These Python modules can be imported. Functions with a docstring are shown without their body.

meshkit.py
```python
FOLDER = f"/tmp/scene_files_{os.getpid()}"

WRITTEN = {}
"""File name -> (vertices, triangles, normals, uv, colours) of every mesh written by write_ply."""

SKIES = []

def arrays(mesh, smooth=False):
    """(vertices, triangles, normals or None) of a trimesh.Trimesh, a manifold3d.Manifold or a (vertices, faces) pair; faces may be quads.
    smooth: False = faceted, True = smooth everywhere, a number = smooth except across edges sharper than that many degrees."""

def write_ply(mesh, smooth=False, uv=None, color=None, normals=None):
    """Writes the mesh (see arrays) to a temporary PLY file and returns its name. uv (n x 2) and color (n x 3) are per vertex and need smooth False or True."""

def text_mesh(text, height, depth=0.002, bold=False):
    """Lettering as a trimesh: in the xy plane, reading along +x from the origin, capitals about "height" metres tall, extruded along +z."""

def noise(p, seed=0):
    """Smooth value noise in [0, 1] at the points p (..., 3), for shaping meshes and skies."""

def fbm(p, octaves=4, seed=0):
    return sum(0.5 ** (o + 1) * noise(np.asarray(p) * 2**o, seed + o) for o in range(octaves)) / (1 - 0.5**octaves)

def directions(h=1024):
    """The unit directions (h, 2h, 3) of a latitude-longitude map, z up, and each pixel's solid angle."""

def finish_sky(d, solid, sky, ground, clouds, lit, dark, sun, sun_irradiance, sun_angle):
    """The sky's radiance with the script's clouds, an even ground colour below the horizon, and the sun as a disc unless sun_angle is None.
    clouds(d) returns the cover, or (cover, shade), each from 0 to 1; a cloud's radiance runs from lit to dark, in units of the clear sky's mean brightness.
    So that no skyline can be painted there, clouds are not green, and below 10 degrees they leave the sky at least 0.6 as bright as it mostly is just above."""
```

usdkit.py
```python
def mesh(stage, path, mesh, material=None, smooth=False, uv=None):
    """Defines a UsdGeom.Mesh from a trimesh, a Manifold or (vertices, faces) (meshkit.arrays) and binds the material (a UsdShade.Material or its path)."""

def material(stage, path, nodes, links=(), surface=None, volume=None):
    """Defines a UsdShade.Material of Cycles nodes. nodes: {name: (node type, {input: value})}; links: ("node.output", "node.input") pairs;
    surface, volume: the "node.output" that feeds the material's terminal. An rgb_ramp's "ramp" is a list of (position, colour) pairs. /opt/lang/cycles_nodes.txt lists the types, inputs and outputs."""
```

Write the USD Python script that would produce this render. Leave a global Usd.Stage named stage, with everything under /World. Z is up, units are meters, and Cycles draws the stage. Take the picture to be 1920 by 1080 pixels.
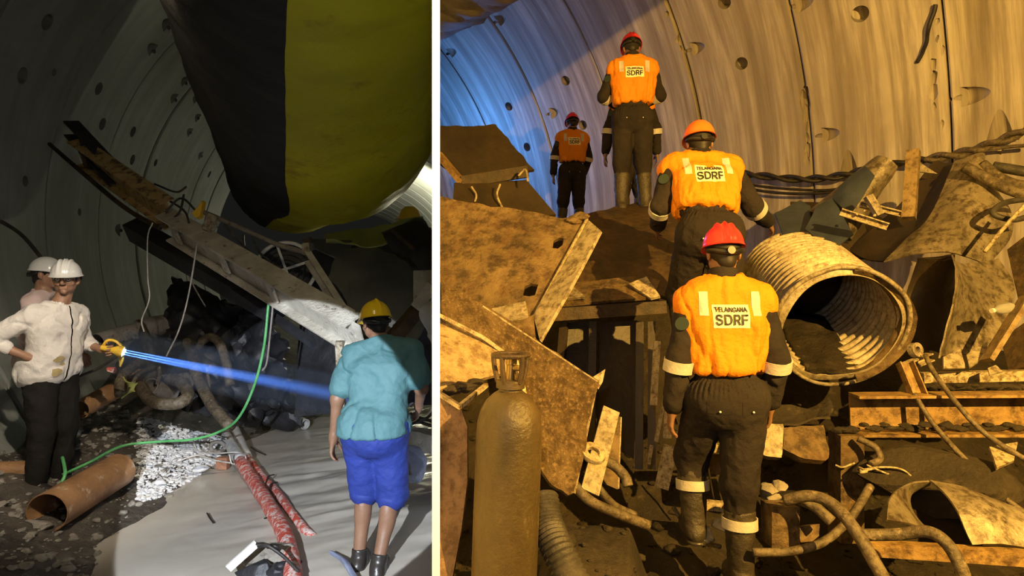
import math, random
import numpy as np, trimesh, manifold3d as m3
from manifold3d import Manifold, CrossSection
from scipy.interpolate import LinearNDInterpolator
from scipy.spatial import cKDTree
from pxr import Usd, UsdGeom, UsdLux, UsdShade, Gf, Sdf, Vt
import usdkit, meshkit

stage = Usd.Stage.CreateInMemory()
UsdGeom.SetStageUpAxis(stage, 'Z')
UsdGeom.SetStageMetersPerUnit(stage, 1.0)
UsdGeom.Xform.Define(stage, '/World')
rng = np.random.default_rng(7)

# ---------------------------------------------------------------- camera, lights, exposure
F, EYE = 1100.0, 1.75                      # focal length in pixels of a 1920 wide frame, eye height above the flooded invert
cam = UsdGeom.Camera.Define(stage, '/World/camera')
cam.CreateHorizontalApertureAttr(36.0)
cam.CreateFocalLengthAttr(36.0 * F / 1920)
cam.CreateFocusDistanceAttr(5.0)
cam.CreateFStopAttr(0.0)
cam.CreateClippingRangeAttr(Gf.Vec2f(0.05, 500))
xf = UsdGeom.Xformable(cam)
xf.AddTranslateOp().Set(Gf.Vec3d(0, 0, EYE))
xf.AddRotateXOp().Set(90.0)
cam.CreateExposureAttr(0.0)

def W(px, py, d):
    """The place at depth d (metres along the view) that the photograph shows at pixel (px, py)."""
    return np.array([(px - 960) / F * d, d, EYE - (py - 540) / F * d])

def lamp(name, pos, target, color, power, radius=0.05, cone=None, soft=0.1, kind='sphere', size=None):
    path = '/World/' + name
    l = (UsdLux.SphereLight if kind == 'sphere' else UsdLux.DiskLight).Define(stage, path)
    l.CreateRadiusAttr(radius)
    l.CreateColorAttr(Gf.Vec3f(*color))
    l.CreateIntensityAttr(power)
    l.CreateNormalizeAttr(True)
    pos, target = np.asarray(pos, float), np.asarray(target, float)
    z = pos - target; z /= np.linalg.norm(z)
    x = np.cross([0, 0, 1.0], z); x /= np.linalg.norm(x)
    y = np.cross(z, x)
    M = np.eye(4); M[0, :3], M[1, :3], M[2, :3], M[3, :3] = x, y, z, pos
    UsdGeom.Xformable(l).AddTransformOp().Set(Gf.Matrix4d(*M.ravel().tolist()))
    if cone:
        s = UsdLux.ShapingAPI.Apply(l.GetPrim())
        s.CreateShapingConeAngleAttr(cone)
        s.CreateShapingConeSoftnessAttr(soft)
    return l

AMBER, WARM, COOL, BLUE = (1.0, .545, .10), (1.0, .80, .52), (.72, .86, 1.0), (.08, .34, 1.0)
dome = UsdLux.DomeLight.Define(stage, '/World/faint_ambient_fill')
dome.CreateIntensityAttr(0.003); dome.CreateColorAttr(Gf.Vec3f(.9, .95, .85))  # faint even fill, added to lift the dark areas
# amber bay: one unseen floodlight off to the right, an unseen blue lamp down the bore
FLOOD = np.array([2.7, -0.3, EYE + 1.5])
lamp('unseen_amber_floodlight', FLOOD, (1.3, 8, 1.9), AMBER, 800, .018)
lamp('unseen_blue_lamp', W(838, 300, 11.2), W(880, 180, 11.5), BLUE, 30, .06)  # hidden from view, placed to tint the left of the lining blue
# dim bay: the photographer's torch, unseen warm lamps above the men, unseen lamps behind the duct
lamp('hand_torch', (-1.0, .1, EYE + .05), W(585, 868, 5.0), (.84, .90, 1.0), 400, .012, 15.6, .04)
lamp('unseen_warm_bulb', (-1.5, 2.1, EYE + 1.38), W(90, 700, 4.8), WARM, 9.5, .05)  # out of view, placed to light the lining and the duct
lamp('unseen_warm_spot', (-1.6, 2.1, EYE + 1.35), W(120, 770, 4.6), (1, .85, .66), 135, .03, 25, 1.0)  # unseen spot, placed to brighten the two men
lamp('unseen_far_lamp', W(752, 446, 22), W(800, 330, 34), (1, .95, .70), 1500, .1, 60, .5)  # out of view, placed to light the far right lining
lamp('unseen_duct_lamp', W(786, 442, 12), W(806, 250, 7.5), (1, .95, .66), 60, .06, 50, .6)  # out of view, placed to light the right edge of the duct
lamp('added_edge_lamp', (-.045, .35, EYE + .22), (-.13, 1.0, EYE + .02), (.9, .95, 1), 7, .012, 55, .3)  # added lamp, only whitens the near end of the divider

# ---------------------------------------------------------------- prims, names, materials
_used = {}
def path_of(name, parent):
    base = (parent.GetPath().pathString if parent is not None else '/World') + '/'
    n = _used.get(base + name, -1) + 1
    _used[base + name] = n
    return base + (name if n == 0 else '%s_%03d' % (name, n))

def tag(p, label=None, cat=None, group=None, kind=None):
    p = p.GetPrim() if hasattr(p, 'GetPrim') else p
    for k, v in (('label', label), ('category', cat), ('group', group), ('kind', kind)):
        if v: p.SetCustomDataByKey(k, v)
    return p

def obj(name, mesh, mat, parent=None, smooth=30, label=None, cat=None, group=None, kind=None):
    """One Mesh prim. At top level the mesh is given in world coordinates; its origin is moved to its base."""
    if isinstance(mesh, list): mesh = cat_mesh(mesh)
    if parent is None:
        v, f, _ = meshkit.arrays(mesh, False)
        lo, hi = v.min(0), v.max(0)
        o = np.array([(lo[0] + hi[0]) / 2, (lo[1] + hi[1]) / 2, lo[2]])
        mesh = trimesh.Trimesh(v - o, f, process=False)
    m = usdkit.mesh(stage, path_of(name, parent), mesh, M[mat] if isinstance(mat, str) else mat, smooth=smooth)
    if parent is None: UsdGeom.Xformable(m).AddTranslateOp().Set(Gf.Vec3d(*o.tolist()))
    return tag(m, label, cat, group, kind)

class Thing:
    """An Xform at the base of a thing; parts are given in world coordinates and stored relative to that base."""
    def __init__(s, name, at, label=None, cat=None, group=None, kind=None, rot=0.0):
        s.at, s.rot = np.asarray(at, float), rot
        x = UsdGeom.Xform.Define(stage, path_of(name, None))
        x.AddTranslateOp().Set(Gf.Vec3d(*s.at.tolist()))
        if rot: x.AddRotateZOp().Set(math.degrees(rot))
        s.prim = tag(x, label, cat, group, kind)
    def part(s, name, mesh, mat, parent=None, smooth=30, label=None, local=False):
        if isinstance(mesh, list): mesh = cat_mesh(mesh)
        v, f, _ = meshkit.arrays(mesh, False)
        if not local:
            v = v - s.at
            c, q = math.cos(-s.rot), math.sin(-s.rot)
            v = v @ np.array([[c, q, 0], [-q, c, 0], [0, 0, 1]])
        m = usdkit.mesh(stage, path_of(name, parent or s.prim), trimesh.Trimesh(v, f, process=False), M[mat] if isinstance(mat, str) else mat, smooth=smooth)
        return tag(m, label)

def cat_mesh(ms):
    vs, fs, n = [], [], 0
    for m in ms:
        v, f, _ = meshkit.arrays(m, False)
        vs.append(v); fs.append(f + n); n += len(v)
    return trimesh.Trimesh(np.vstack(vs), np.vstack(fs), process=False)

M = {}
def mat(name, c1, c2, scale=4.0, rough=.7, bump=.3, bscale=None, metal=0.0, c3=None, stretch=None, spec=None, detail=6, lo=.35, hi=.65, c3at=.62, bdist=.02, c3scale=None, grime=0.0):
    """Two or three tones broken up by noise with a matching bump; coordinates are the object's own."""
    nodes = {'tc': ('texture_coordinate', {}), 'mp': ('mapping', {'scale': stretch or (1, 1, 1)}),
             'n1': ('noise_texture', {'scale': scale, 'detail': float(detail), 'roughness': .6}),
             'r1': ('rgb_ramp', {'ramp': [(lo, c1), (hi, c2)]}),
             'n2': ('noise_texture', {'scale': bscale or scale * 6, 'detail': 8.0, 'roughness': .62}),
             'b': ('bump', {'strength': bump, 'distance': bdist}),
             'p': ('principled_bsdf', {'roughness': rough, 'metallic': metal})}
    if spec is not None: nodes['p'][1]['specular_ior_level'] = spec
    links = [('tc.object', 'mp.vector'), ('mp.vector', 'n1.vector'), ('tc.object', 'n2.vector'), ('n1.fac', 'r1.fac'), ('n2.fac', 'b.height'), ('b.normal', 'p.normal')]
    out = 'r1.color'
    if c3 is not None:
        nodes['n3'] = ('noise_texture', {'scale': c3scale or scale * 2.7, 'detail': 8.0, 'roughness': .65})
        nodes['r3'] = ('rgb_ramp', {'ramp': [(c3at - .04, (0, 0, 0)), (c3at + .06, (1, 1, 1))]})
        nodes['mx'] = ('mix_color', {'b': c3})
        links += [('mp.vector', 'n3.vector'), ('n3.fac', 'r3.fac'), ('r3.color', 'mx.fac'), (out, 'mx.a')]
        out = 'mx.result'
    if grime:
        nodes['n4'] = ('noise_texture', {'scale': scale * 4.3, 'detail': 10.0, 'roughness': .72})
        g = 1 - grime
        nodes['r4'] = ('rgb_ramp', {'ramp': [(.40, (g * .9, g * .8, g * .7)), (.52, (.95, .93, .9)), (.66, (1.12, 1.12, 1.1))]})
        nodes['m4'] = ('mix_color', {'blend_type': 'multiply', 'fac': 1.0})
        links += [('tc.object', 'n4.vector'), ('n4.fac', 'r4.fac'), (out, 'm4.a'), ('r4.color', 'm4.b')]
        out = 'm4.result'
    links.append((out, 'p.base_color'))
    M[name] = usdkit.material(stage, '/World/Looks/' + name, nodes, links, surface='p.BSDF')

def flat(name, c, rough=.5, metal=0.0, **kw):
    M[name] = usdkit.material(stage, '/World/Looks/' + name, {'p': ('principled_bsdf', {'base_color': c, 'roughness': rough, 'metallic': metal, **kw})}, [], surface='p.BSDF')

def lining_mat(name, u, ca, cb, streak, cs, bump=.35, zmul=.45, amul=7.0):
    """Precast lining concrete: runs of dirt follow the ring (constant along the axis u)."""
    nodes = {'g': ('geometry', {}), 'd': ('vector_math', {'math_type': 'dot_product', 'vector2': tuple(u)}), 's': ('separate_xyz', {}),
             'c': ('combine_xyz', {}), 'za': ('math', {'math_type': 'multiply', 'value2': zmul}), 'aa': ('math', {'math_type': 'multiply', 'value2': amul}),
             'n1': ('noise_texture', {'scale': 1.0, 'detail': 7.0, 'roughness': .66, 'distortion': .25}),
             'r1': ('rgb_ramp', {'ramp': [(.36, ca), (.51, cb), (.64, streak)]}),
             'n2': ('noise_texture', {'scale': .9, 'detail': 5.0}), 'r2': ('rgb_ramp', {'ramp': [(.42, (0, 0, 0)), (.68, (1, 1, 1))]}),
             'mx': ('mix_color', {'b': cs}), 'm2': ('math', {'math_type': 'multiply', 'value2': .55}),
             'n3': ('noise_texture', {'scale': 5.0, 'detail': 9.0, 'roughness': .7}), 'ad': ('math', {'math_type': 'multiply_add', 'value2': .35}),
             'b': ('bump', {'strength': bump, 'distance': .02}), 'p': ('principled_bsdf', {'roughness': .72})}
    links = [('g.position', 'd.vector1'), ('d.value', 'aa.value1'), ('g.position', 's.vector'), ('s.z', 'za.value1'), ('aa.value', 'c.x'), ('za.value', 'c.y'),
             ('c.vector', 'n1.vector'), ('n1.fac', 'r1.fac'), ('g.position', 'n2.vector'), ('n2.fac', 'r2.fac'), ('r2.color', 'm2.value1'), ('m2.value', 'mx.fac'), ('r1.color', 'mx.a'),
             ('g.position', 'n3.vector'), ('n3.fac', 'ad.value1'), ('n1.fac', 'ad.value3'), ('ad.value', 'b.height'), ('b.normal', 'p.normal'), ('mx.result', 'p.base_color')]
    M[name] = usdkit.material(stage, '/World/Looks/' + name, nodes, links, surface='p.BSDF')
# ---------------------------------------------------------------- modelling kit
def unit(v): v = np.asarray(v, float); return v / np.linalg.norm(v)

def nets(V, lo, h):
    """Surface nets of the zero level of the grid V (negative inside)."""
    s = V < 0
    nx, ny, nz = V.shape
    c = sum(s[i:nx - 1 + i, j:ny - 1 + j, k:nz - 1 + k].astype(np.int8) for i in (0, 1) for j in (0, 1) for k in (0, 1))
    act = (c > 0) & (c < 8)
    idx = np.full(act.shape, -1, np.int64); cells = np.argwhere(act); idx[act] = np.arange(len(cells))
    acc, cnt = np.zeros((len(cells), 3)), np.zeros(len(cells))
    corner = [(i, j, k) for i in (0, 1) for j in (0, 1) for k in (0, 1)]
    val = {q: V[cells[:, 0] + q[0], cells[:, 1] + q[1], cells[:, 2] + q[2]] for q in corner}
    for a in corner:
        for ax in range(3):
            if a[ax]: continue
            b = list(a); b[ax] = 1; b = tuple(b)
            va, vb = val[a], val[b]
            m = (va < 0) != (vb < 0)
            t = va[m] / (va[m] - vb[m])
            p = np.tile(np.array(a, float), (m.sum(), 1)); p[:, ax] = t
            acc[m] += p; cnt[m] += 1
    verts = lo + h * (cells + acc / cnt[:, None])
    faces = []
    for ax in range(3):
        sl0, sl1 = [slice(None)] * 3, [slice(None)] * 3
        sl0[ax], sl1[ax] = slice(0, -1), slice(1, None)
        a, b = s[tuple(sl0)], s[tuple(sl1)]
        e = np.argwhere(a != b)
        u, w = (ax + 1) % 3, (ax + 2) % 3
        ok = (e[:, u] > 0) & (e[:, w] > 0) & (e[:, u] < V.shape[u] - 1) & (e[:, w] < V.shape[w] - 1)
        e = e[ok]
        def at(du, dw):
            q = e.copy(); q[:, u] -= du; q[:, w] -= dw
            return idx[q[:, 0], q[:, 1], q[:, 2]]
        q = np.stack([at(1, 1), at(0, 1), at(0, 0), at(1, 0)], 1)
        flip = ~a[tuple(e.T)]
        q[flip] = q[flip][:, ::-1]
        q = q[(q >= 0).all(1)]
        faces += [q[:, [0, 1, 2]], q[:, [0, 2, 3]]]
    return trimesh.Trimesh(verts, np.vstack(faces), process=False)

class Vol:
    def __init__(s, lo, hi, h):
        s.lo, s.h = np.asarray(lo, float), h
        s.n = np.ceil((np.asarray(hi, float) - s.lo) / h).astype(int) + 1
        s.V = np.full(s.n, 1.0, np.float32)
    def block(s, lo, hi):
        a = np.clip(np.floor((lo - s.lo) / s.h).astype(int), 0, s.n); b = np.clip(np.ceil((hi - s.lo) / s.h).astype(int) + 1, 0, s.n)
        g = np.meshgrid(*[(s.lo[i] + s.h * np.arange(a[i], b[i])).astype(np.float32) for i in range(3)], indexing='ij')
        return tuple(slice(a[i], b[i]) for i in range(3)), g
    def put(s, sl, d, k, sub=False):
        o = s.V[sl]
        if sub: d = -d; s.V[sl] = np.maximum(o, d) + (np.maximum(k - np.abs(o - d), 0) ** 2 / (4 * k) if k > 0 else 0)
        else: s.V[sl] = np.minimum(o, d) - (np.maximum(k - np.abs(o - d), 0) ** 2 / (4 * k) if k > 0 else 0)
    def cap(s, a, b, ra, rb=None, k=.03, sub=False):
        a, b = np.asarray(a, float), np.asarray(b, float)
        rb = ra if rb is None else rb
        m = max(ra, rb) + k + 3 * s.h
        sl, g = s.block(np.minimum(a, b) - m, np.maximum(a, b) + m)
        if 0 in g[0].shape: return
        ab = b - a; L = max(ab @ ab, 1e-9)
        t = np.clip(sum((g[i] - a[i]) * ab[i] for i in range(3)) / L, 0, 1)
        d = np.sqrt(sum((g[i] - a[i] - t * ab[i]) ** 2 for i in range(3))) - (ra + (rb - ra) * t)
        s.put(sl, d.astype(np.float32), k, sub)
    def ell(s, c, r, R=None, k=.02, sub=False):
        """Ellipsoid; the rows of R are its axes."""
        c, r = np.asarray(c, float), np.asarray(r, float)
        R = np.eye(3) if R is None else R
        m = r.max() + k + 3 * s.h
        sl, g = s.block(c - m, c + m)
        if 0 in g[0].shape: return
        q = [sum((g[i] - c[i]) * R[j, i] for i in range(3)) / r[j] for j in range(3)]
        n = np.sqrt(sum(x * x for x in q)) + 1e-6
        s.put(sl, ((n - 1) * r.min()).astype(np.float32), k, sub)
    def cut(s, p, n):
        """Keeps the side of the plane that n points away from."""
        n = unit(n); sl, g = s.block(s.lo - 1, s.lo + s.n * s.h + 1)
        s.V = np.maximum(s.V, sum((g[i] - p[i]) * n[i] for i in range(3)).astype(np.float32))
    def mesh(s):
        return nets(s.V, s.lo, s.h)

def spline(pts, n=10):
    """Catmull-Rom through the points."""
    p = np.asarray(pts, float)
    if len(p) < 3: return np.linspace(p[0], p[-1], n + 1)
    q = np.vstack([2 * p[0] - p[1], p, 2 * p[-1] - p[-2]])
    out = []
    for i in range(1, len(q) - 2):
        t = np.linspace(0, 1, n, endpoint=False)[:, None]
        a, b, c, d = q[i - 1], q[i], q[i + 1], q[i + 2]
        out.append(.5 * (2 * b + (c - a) * t + (2 * a - 5 * b + 4 * c - d) * t ** 2 + (3 * b - a - 3 * c + d) * t ** 3))
    return np.vstack(out + [p[-1:]])

def frames(p):
    t = np.gradient(p, axis=0); t /= np.linalg.norm(t, axis=1, keepdims=True) + 1e-12
    a = np.cross(t[0], [0, 0, 1.0] if abs(t[0][2]) < .9 else [1.0, 0, 0]); a /= np.linalg.norm(a)
    A = []
    for x in t:
        a = a - (a @ x) * x; a /= np.linalg.norm(a); A.append(a)
    A = np.array(A)
    return t, A, np.cross(t, A)

def tube(pts, r, sides=10, smooth=8, caps=True, ridge=0.0, wob=0.0, seed=0):
    p = spline(pts, smooth) if smooth else np.asarray(pts, float)
    t, a, b = frames(p)
    rr = np.broadcast_to(np.asarray(r, float), (len(p),)) if np.ndim(r) == 0 else np.interp(np.linspace(0, 1, len(p)), np.linspace(0, 1, len(r)), r)
    if ridge: rr = rr * (1 + ridge * (np.arange(len(p)) % 2))
    ang = np.arange(sides) * 2 * np.pi / sides
    v = p[:, None] + rr[:, None, None] * (np.cos(ang)[None, :, None] * a[:, None] + np.sin(ang)[None, :, None] * b[:, None])
    v = v.reshape(-1, 3)
    if wob: v = v + wob * (np.stack([meshkit.noise(v * 9, seed + i) for i in range(3)], 1) - .5)
    i, j = np.meshgrid(np.arange(len(p) - 1), np.arange(sides), indexing='ij')
    q = np.stack([i * sides + j, i * sides + (j + 1) % sides, (i + 1) * sides + (j + 1) % sides, (i + 1) * sides + j], -1).reshape(-1, 4)
    f = np.vstack([q[:, [0, 1, 2]], q[:, [0, 2, 3]]])
    if caps:
        n = len(v); v = np.vstack([v, p[0], p[-1]]); j = np.arange(sides); e = (len(p) - 1) * sides
        f = np.vstack([f, np.stack([np.full(sides, n), (j + 1) % sides, j], 1), np.stack([np.full(sides, n + 1), e + j, e + (j + 1) % sides], 1)])
    return trimesh.Trimesh(v, f, process=False)

def pipe(a, b, r, wall=.006, sides=28, flare=0.0):
    """A hollow straight pipe."""
    prof = [(r, 0), (r, 1), (r - wall, 1), (r - wall, 0)]
    a, b = np.asarray(a, float), np.asarray(b, float)
    t, A, B = frames(np.array([a, b]))
    ang = np.arange(sides) * 2 * np.pi / sides
    ring = np.cos(ang)[:, None] * A[0] + np.sin(ang)[:, None] * B[0]
    v = np.vstack([a + (b - a) * s + rr * ring for rr, s in prof]); f = []
    for k in range(4):
        j = np.arange(sides); u, w = k * sides, ((k + 1) % 4) * sides
        f += [np.stack([u + j, u + (j + 1) % sides, w + (j + 1) % sides], 1), np.stack([u + j, w + (j + 1) % sides, w + j], 1)]
    return trimesh.Trimesh(v, np.vstack(f), process=False)

def sheet(G, th=.012, normal=None):
    """A curved plate from a grid of points G[i, j], thickened by th away from its normals."""
    G = np.asarray(G, float); n, m = G.shape[:2]
    du, dv = np.gradient(G, axis=0), np.gradient(G, axis=1)
    N = np.cross(du, dv); N /= np.linalg.norm(N, axis=2, keepdims=True) + 1e-12
    v = np.vstack([G.reshape(-1, 3), (G - th * N).reshape(-1, 3)]); o = n * m
    i, j = np.meshgrid(np.arange(n - 1), np.arange(m - 1), indexing='ij'); k = (i * m + j).ravel()
    q = np.stack([k, k + m, k + m + 1, k + 1], 1)
    rim = np.concatenate([np.arange(m - 1), np.arange(n - 1) * m + m - 1, (n - 1) * m + np.arange(m - 1, 0, -1), np.arange(n - 1, 0, -1) * m])
    nx = np.roll(rim, -1)
    q = np.vstack([q, q[:, ::-1] + o, np.stack([rim, nx, nx + o, rim + o], 1)])
    return trimesh.Trimesh(v, np.vstack([q[:, [0, 1, 2]], q[:, [0, 2, 3]]]), process=False)

def coons(A, B, n=24, m=16, bow=0.0, rough=0.0, seed=0):
    """A grid of points between the curves A and B (lists of points)."""
    def re(c, k):
        c = spline(c, 12) if len(c) > 2 else np.asarray(c, float)
        s = np.r_[0, np.cumsum(np.linalg.norm(np.diff(c, axis=0), axis=1))]; s /= s[-1]
        return np.stack([np.interp(np.linspace(0, 1, k), s, c[:, i]) for i in range(3)], 1)
    a, b = re(A, n), re(B, n); t = np.linspace(0, 1, m)[None, :, None]
    G = a[:, None] * (1 - t) + b[:, None] * t
    N = np.cross(np.gradient(G, axis=0), np.gradient(G, axis=1)); N /= np.linalg.norm(N, axis=2, keepdims=True) + 1e-12
    G = G + N * bow * np.sin(np.pi * t)
    if rough: G = G + N * rough * (meshkit.fbm(G * 5, 4, seed)[..., None] - .5)
    return G

def plate(pts, th=.02, holes=(), rough=.006, seed=0, step=.06, ragged=0.0):
    """A flat steel plate whose outline runs through the 3-D points pts (put into their best plane), with holes given the same way."""
    from shapely.geometry import Polygon
    p = np.asarray(pts, float); c = p.mean(0); _, _, vt = np.linalg.svd(p - c)
    n = vt[2]
    if n[1] > 0: n = -n                               # towards the viewer's side
    x = vt[0]; y = np.cross(n, x)
    to2 = lambda q: np.stack([(np.asarray(q) - c) @ x, (np.asarray(q) - c) @ y], 1)
    o = to2(p)
    if ragged:
        P = Polygon(o); s = np.arange(0, P.exterior.length, .03)
        o = np.array([P.exterior.interpolate(t).coords[0] for t in s])
        o = o + ragged * (np.stack([meshkit.noise(np.c_[o * 14, np.full(len(o), 3.)], seed + k) for k in (5, 6)], 1) - .5)
    poly = Polygon(o).buffer(0)
    if poly.geom_type != 'Polygon': poly = max(poly.geoms, key=lambda g: g.area)
    for hl in holes: poly = poly.difference(Polygon(to2(hl)))
    if poly.geom_type != 'Polygon': poly = max(poly.geoms, key=lambda g: g.area)
    m = trimesh.creation.extrude_polygon(poly, th, engine='earcut')
    v, f = trimesh.remesh.subdivide_to_size(m.vertices, m.faces, step * 2.2, max_iter=8) if rough else (m.vertices, m.faces)
    w = c + v[:, :1] * x + v[:, 1:2] * y + (v[:, 2:] - th) * n
    if rough: w = w + n * (rough * 2 * (meshkit.fbm(w * 3.5, 3, seed) - .5))[:, None] * 1.0
    t = trimesh.Trimesh(w, f, process=False)
    return t, n

def profile(a, b, poly, up=(0, 0, 1), ends=None, bend=None, cuts=1):
    """Sweeps the 2-D outline poly (x across, y along up) from a to b."""
    a, b = np.asarray(a, float), np.asarray(b, float)
    d = unit(b - a); x = unit(np.cross(d, up)); y = np.cross(x, d)
    cs = CrossSection([np.asarray(poly, float)])
    m = cs.extrude(float(np.linalg.norm(b - a)), cuts).to_mesh()
    v = np.asarray(m.vert_properties)[:, :3]
    w = a + v[:, :1] * x + v[:, 1:2] * y + v[:, 2:] * d
    return trimesh.Trimesh(w, np.asarray(m.tri_verts)[:, ::-1] if np.dot(np.cross(x, y), d) < 0 else np.asarray(m.tri_verts), process=False)

def rect(w, h): return [(-w / 2, -h / 2), (w / 2, -h / 2), (w / 2, h / 2), (-w / 2, h / 2)]
def chan(w, h, t=.012): return [(0, -h / 2), (w, -h / 2), (w, -h / 2 + t), (t, -h / 2 + t), (t, h / 2 - t), (w, h / 2 - t), (w, h / 2), (0, h / 2)]
def ibeam(w, h, t=.014, e=.012): return [(-w / 2, -h / 2), (w / 2, -h / 2), (w / 2, -h / 2 + t), (e / 2, -h / 2 + t), (e / 2, h / 2 - t), (w / 2, h / 2 - t), (w / 2, h / 2), (-w / 2, h / 2), (-w / 2, h / 2 - t), (-e / 2, h / 2 - t), (-e / 2, -h / 2 + t), (-w / 2, -h / 2 + t)]
def angle(w, h, t=.01): return [(0, 0), (w, 0), (w, t), (t, t), (t, h), (0, h)]

def bar(a, b, w, h, up=(0, 0, 1)): return profile(a, b, rect(w, h), up)

def stone(c, r, seed, squash=(1, 1, .7), sub=2, amp=.35):
    s = trimesh.creation.icosphere(subdivisions=sub, radius=1.0)
    v = s.vertices
    v = v * (1 + amp * (meshkit.fbm(v * 1.6 + seed * 3.1, 3, seed) - .5) * 2)[:, None]
    g = np.random.default_rng(seed).normal(size=(6, 3)); g /= np.linalg.norm(g, axis=1, keepdims=True)
    for n in g:                                      # broken faces
        d = v @ n; v = v - np.maximum(d - .62, 0)[:, None] * n
    return trimesh.Trimesh(np.asarray(c) + v * np.asarray(squash) * r, s.faces, process=False)

def lathe(prof, sides=32):
    p = np.asarray(prof, float); ang = np.arange(sides) * 2 * np.pi / sides
    v = np.stack([p[:, None, 0] * np.cos(ang), p[:, None, 0] * np.sin(ang), np.broadcast_to(p[:, 1:2], (len(p), sides))], -1).reshape(-1, 3)
    i, j = np.meshgrid(np.arange(len(p) - 1), np.arange(sides), indexing='ij')
    q = np.stack([i * sides + j, i * sides + (j + 1) % sides, (i + 1) * sides + (j + 1) % sides, (i + 1) * sides + j], -1).reshape(-1, 4)
    return trimesh.Trimesh(v, np.vstack([q[:, [0, 1, 2]], q[:, [0, 2, 3]]]), process=False)

def moved(m, R=None, t=(0, 0, 0)):
    v, f, _ = meshkit.arrays(m, False)
    return trimesh.Trimesh((v @ np.asarray(R).T if R is not None else v) + np.asarray(t), f, process=False)

def basis(z, up=(0, 0, 1)):
    """A rotation whose columns are x, y, z with z along the given direction."""
    z = unit(z); x = np.cross(up, z); x = unit(x) if np.linalg.norm(x) > 1e-4 else np.array([1.0, 0, 0])
    return np.stack([x, np.cross(z, x), z], 1)
# ---------------------------------------------------------------- materials
S = math.sin
UL, UR = np.array([math.sin(math.radians(-16.2)), math.cos(math.radians(-16.2)), 0]), np.array([math.sin(math.radians(-42.98)), math.cos(math.radians(-42.98)), 0])
lining_mat('lining_left', UL, (.21, .225, .205), (.255, .27, .245), (.31, .315, .285), (.16, .155, .12), bump=.3, amul=4.0)
lining_mat('lining_right', UR, (.21, .18, .155), (.37, .33, .29), (.62, .58, .52), (.30, .26, .21), bump=.55, amul=6.0, zmul=.35)
flat('divider_white', (.93, .93, .93), .8)
mat('mud', (.015, .011, .007), (.044, .033, .020), 3.0, .8, .9, 26, c3=(.07, .054, .034), c3at=.62, bdist=.03)
mat('wet_mud', (.05, .044, .035), (.12, .10, .078), 2.5, .5, .9, 22, c3=(.17, .15, .115), c3at=.6, bdist=.03)
mat('rusty_plate', (.085, .055, .024), (.20, .14, .068), 2.6, .62, 1.0, 22, c3=(.10, .058, .024), c3at=.55, bdist=.02, grime=.6)
mat('flaky_plate', (.10, .063, .028), (.21, .145, .072), 4.0, .6, 1.0, 60, c3=(.30, .215, .115), c3at=.56, bdist=.03, c3scale=70, grime=.5)
mat('dark_plate', (.030, .020, .010), (.075, .046, .022), 3.5, .6, .5, 30, c3=(.11, .070, .033), c3at=.63, grime=.4)
mat('pale_dust', (.27, .205, .115), (.38, .30, .18), 4, .65, .6, 60, c3=(.19, .125, .06), c3at=.6, c3scale=40, grime=.4)
mat('bare_edge', (.34, .29, .19), (.52, .46, .32), 9, .5, .5, 40, c3=(.17, .12, .06), c3at=.57, grime=.5)
mat('mauve_plate', (.16, .10, .070), (.25, .17, .12), 5, .6, .6, 34, c3=(.09, .05, .028), c3at=.6, stretch=(1, 1, .35), grime=.4)
mat('scraped_sheet', (.15, .13, .095), (.33, .29, .22), 3.5, .42, .4, 24, metal=.25, c3=(.085, .065, .042), c3at=.60, stretch=(1, 1, .3), grime=.6)
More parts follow.
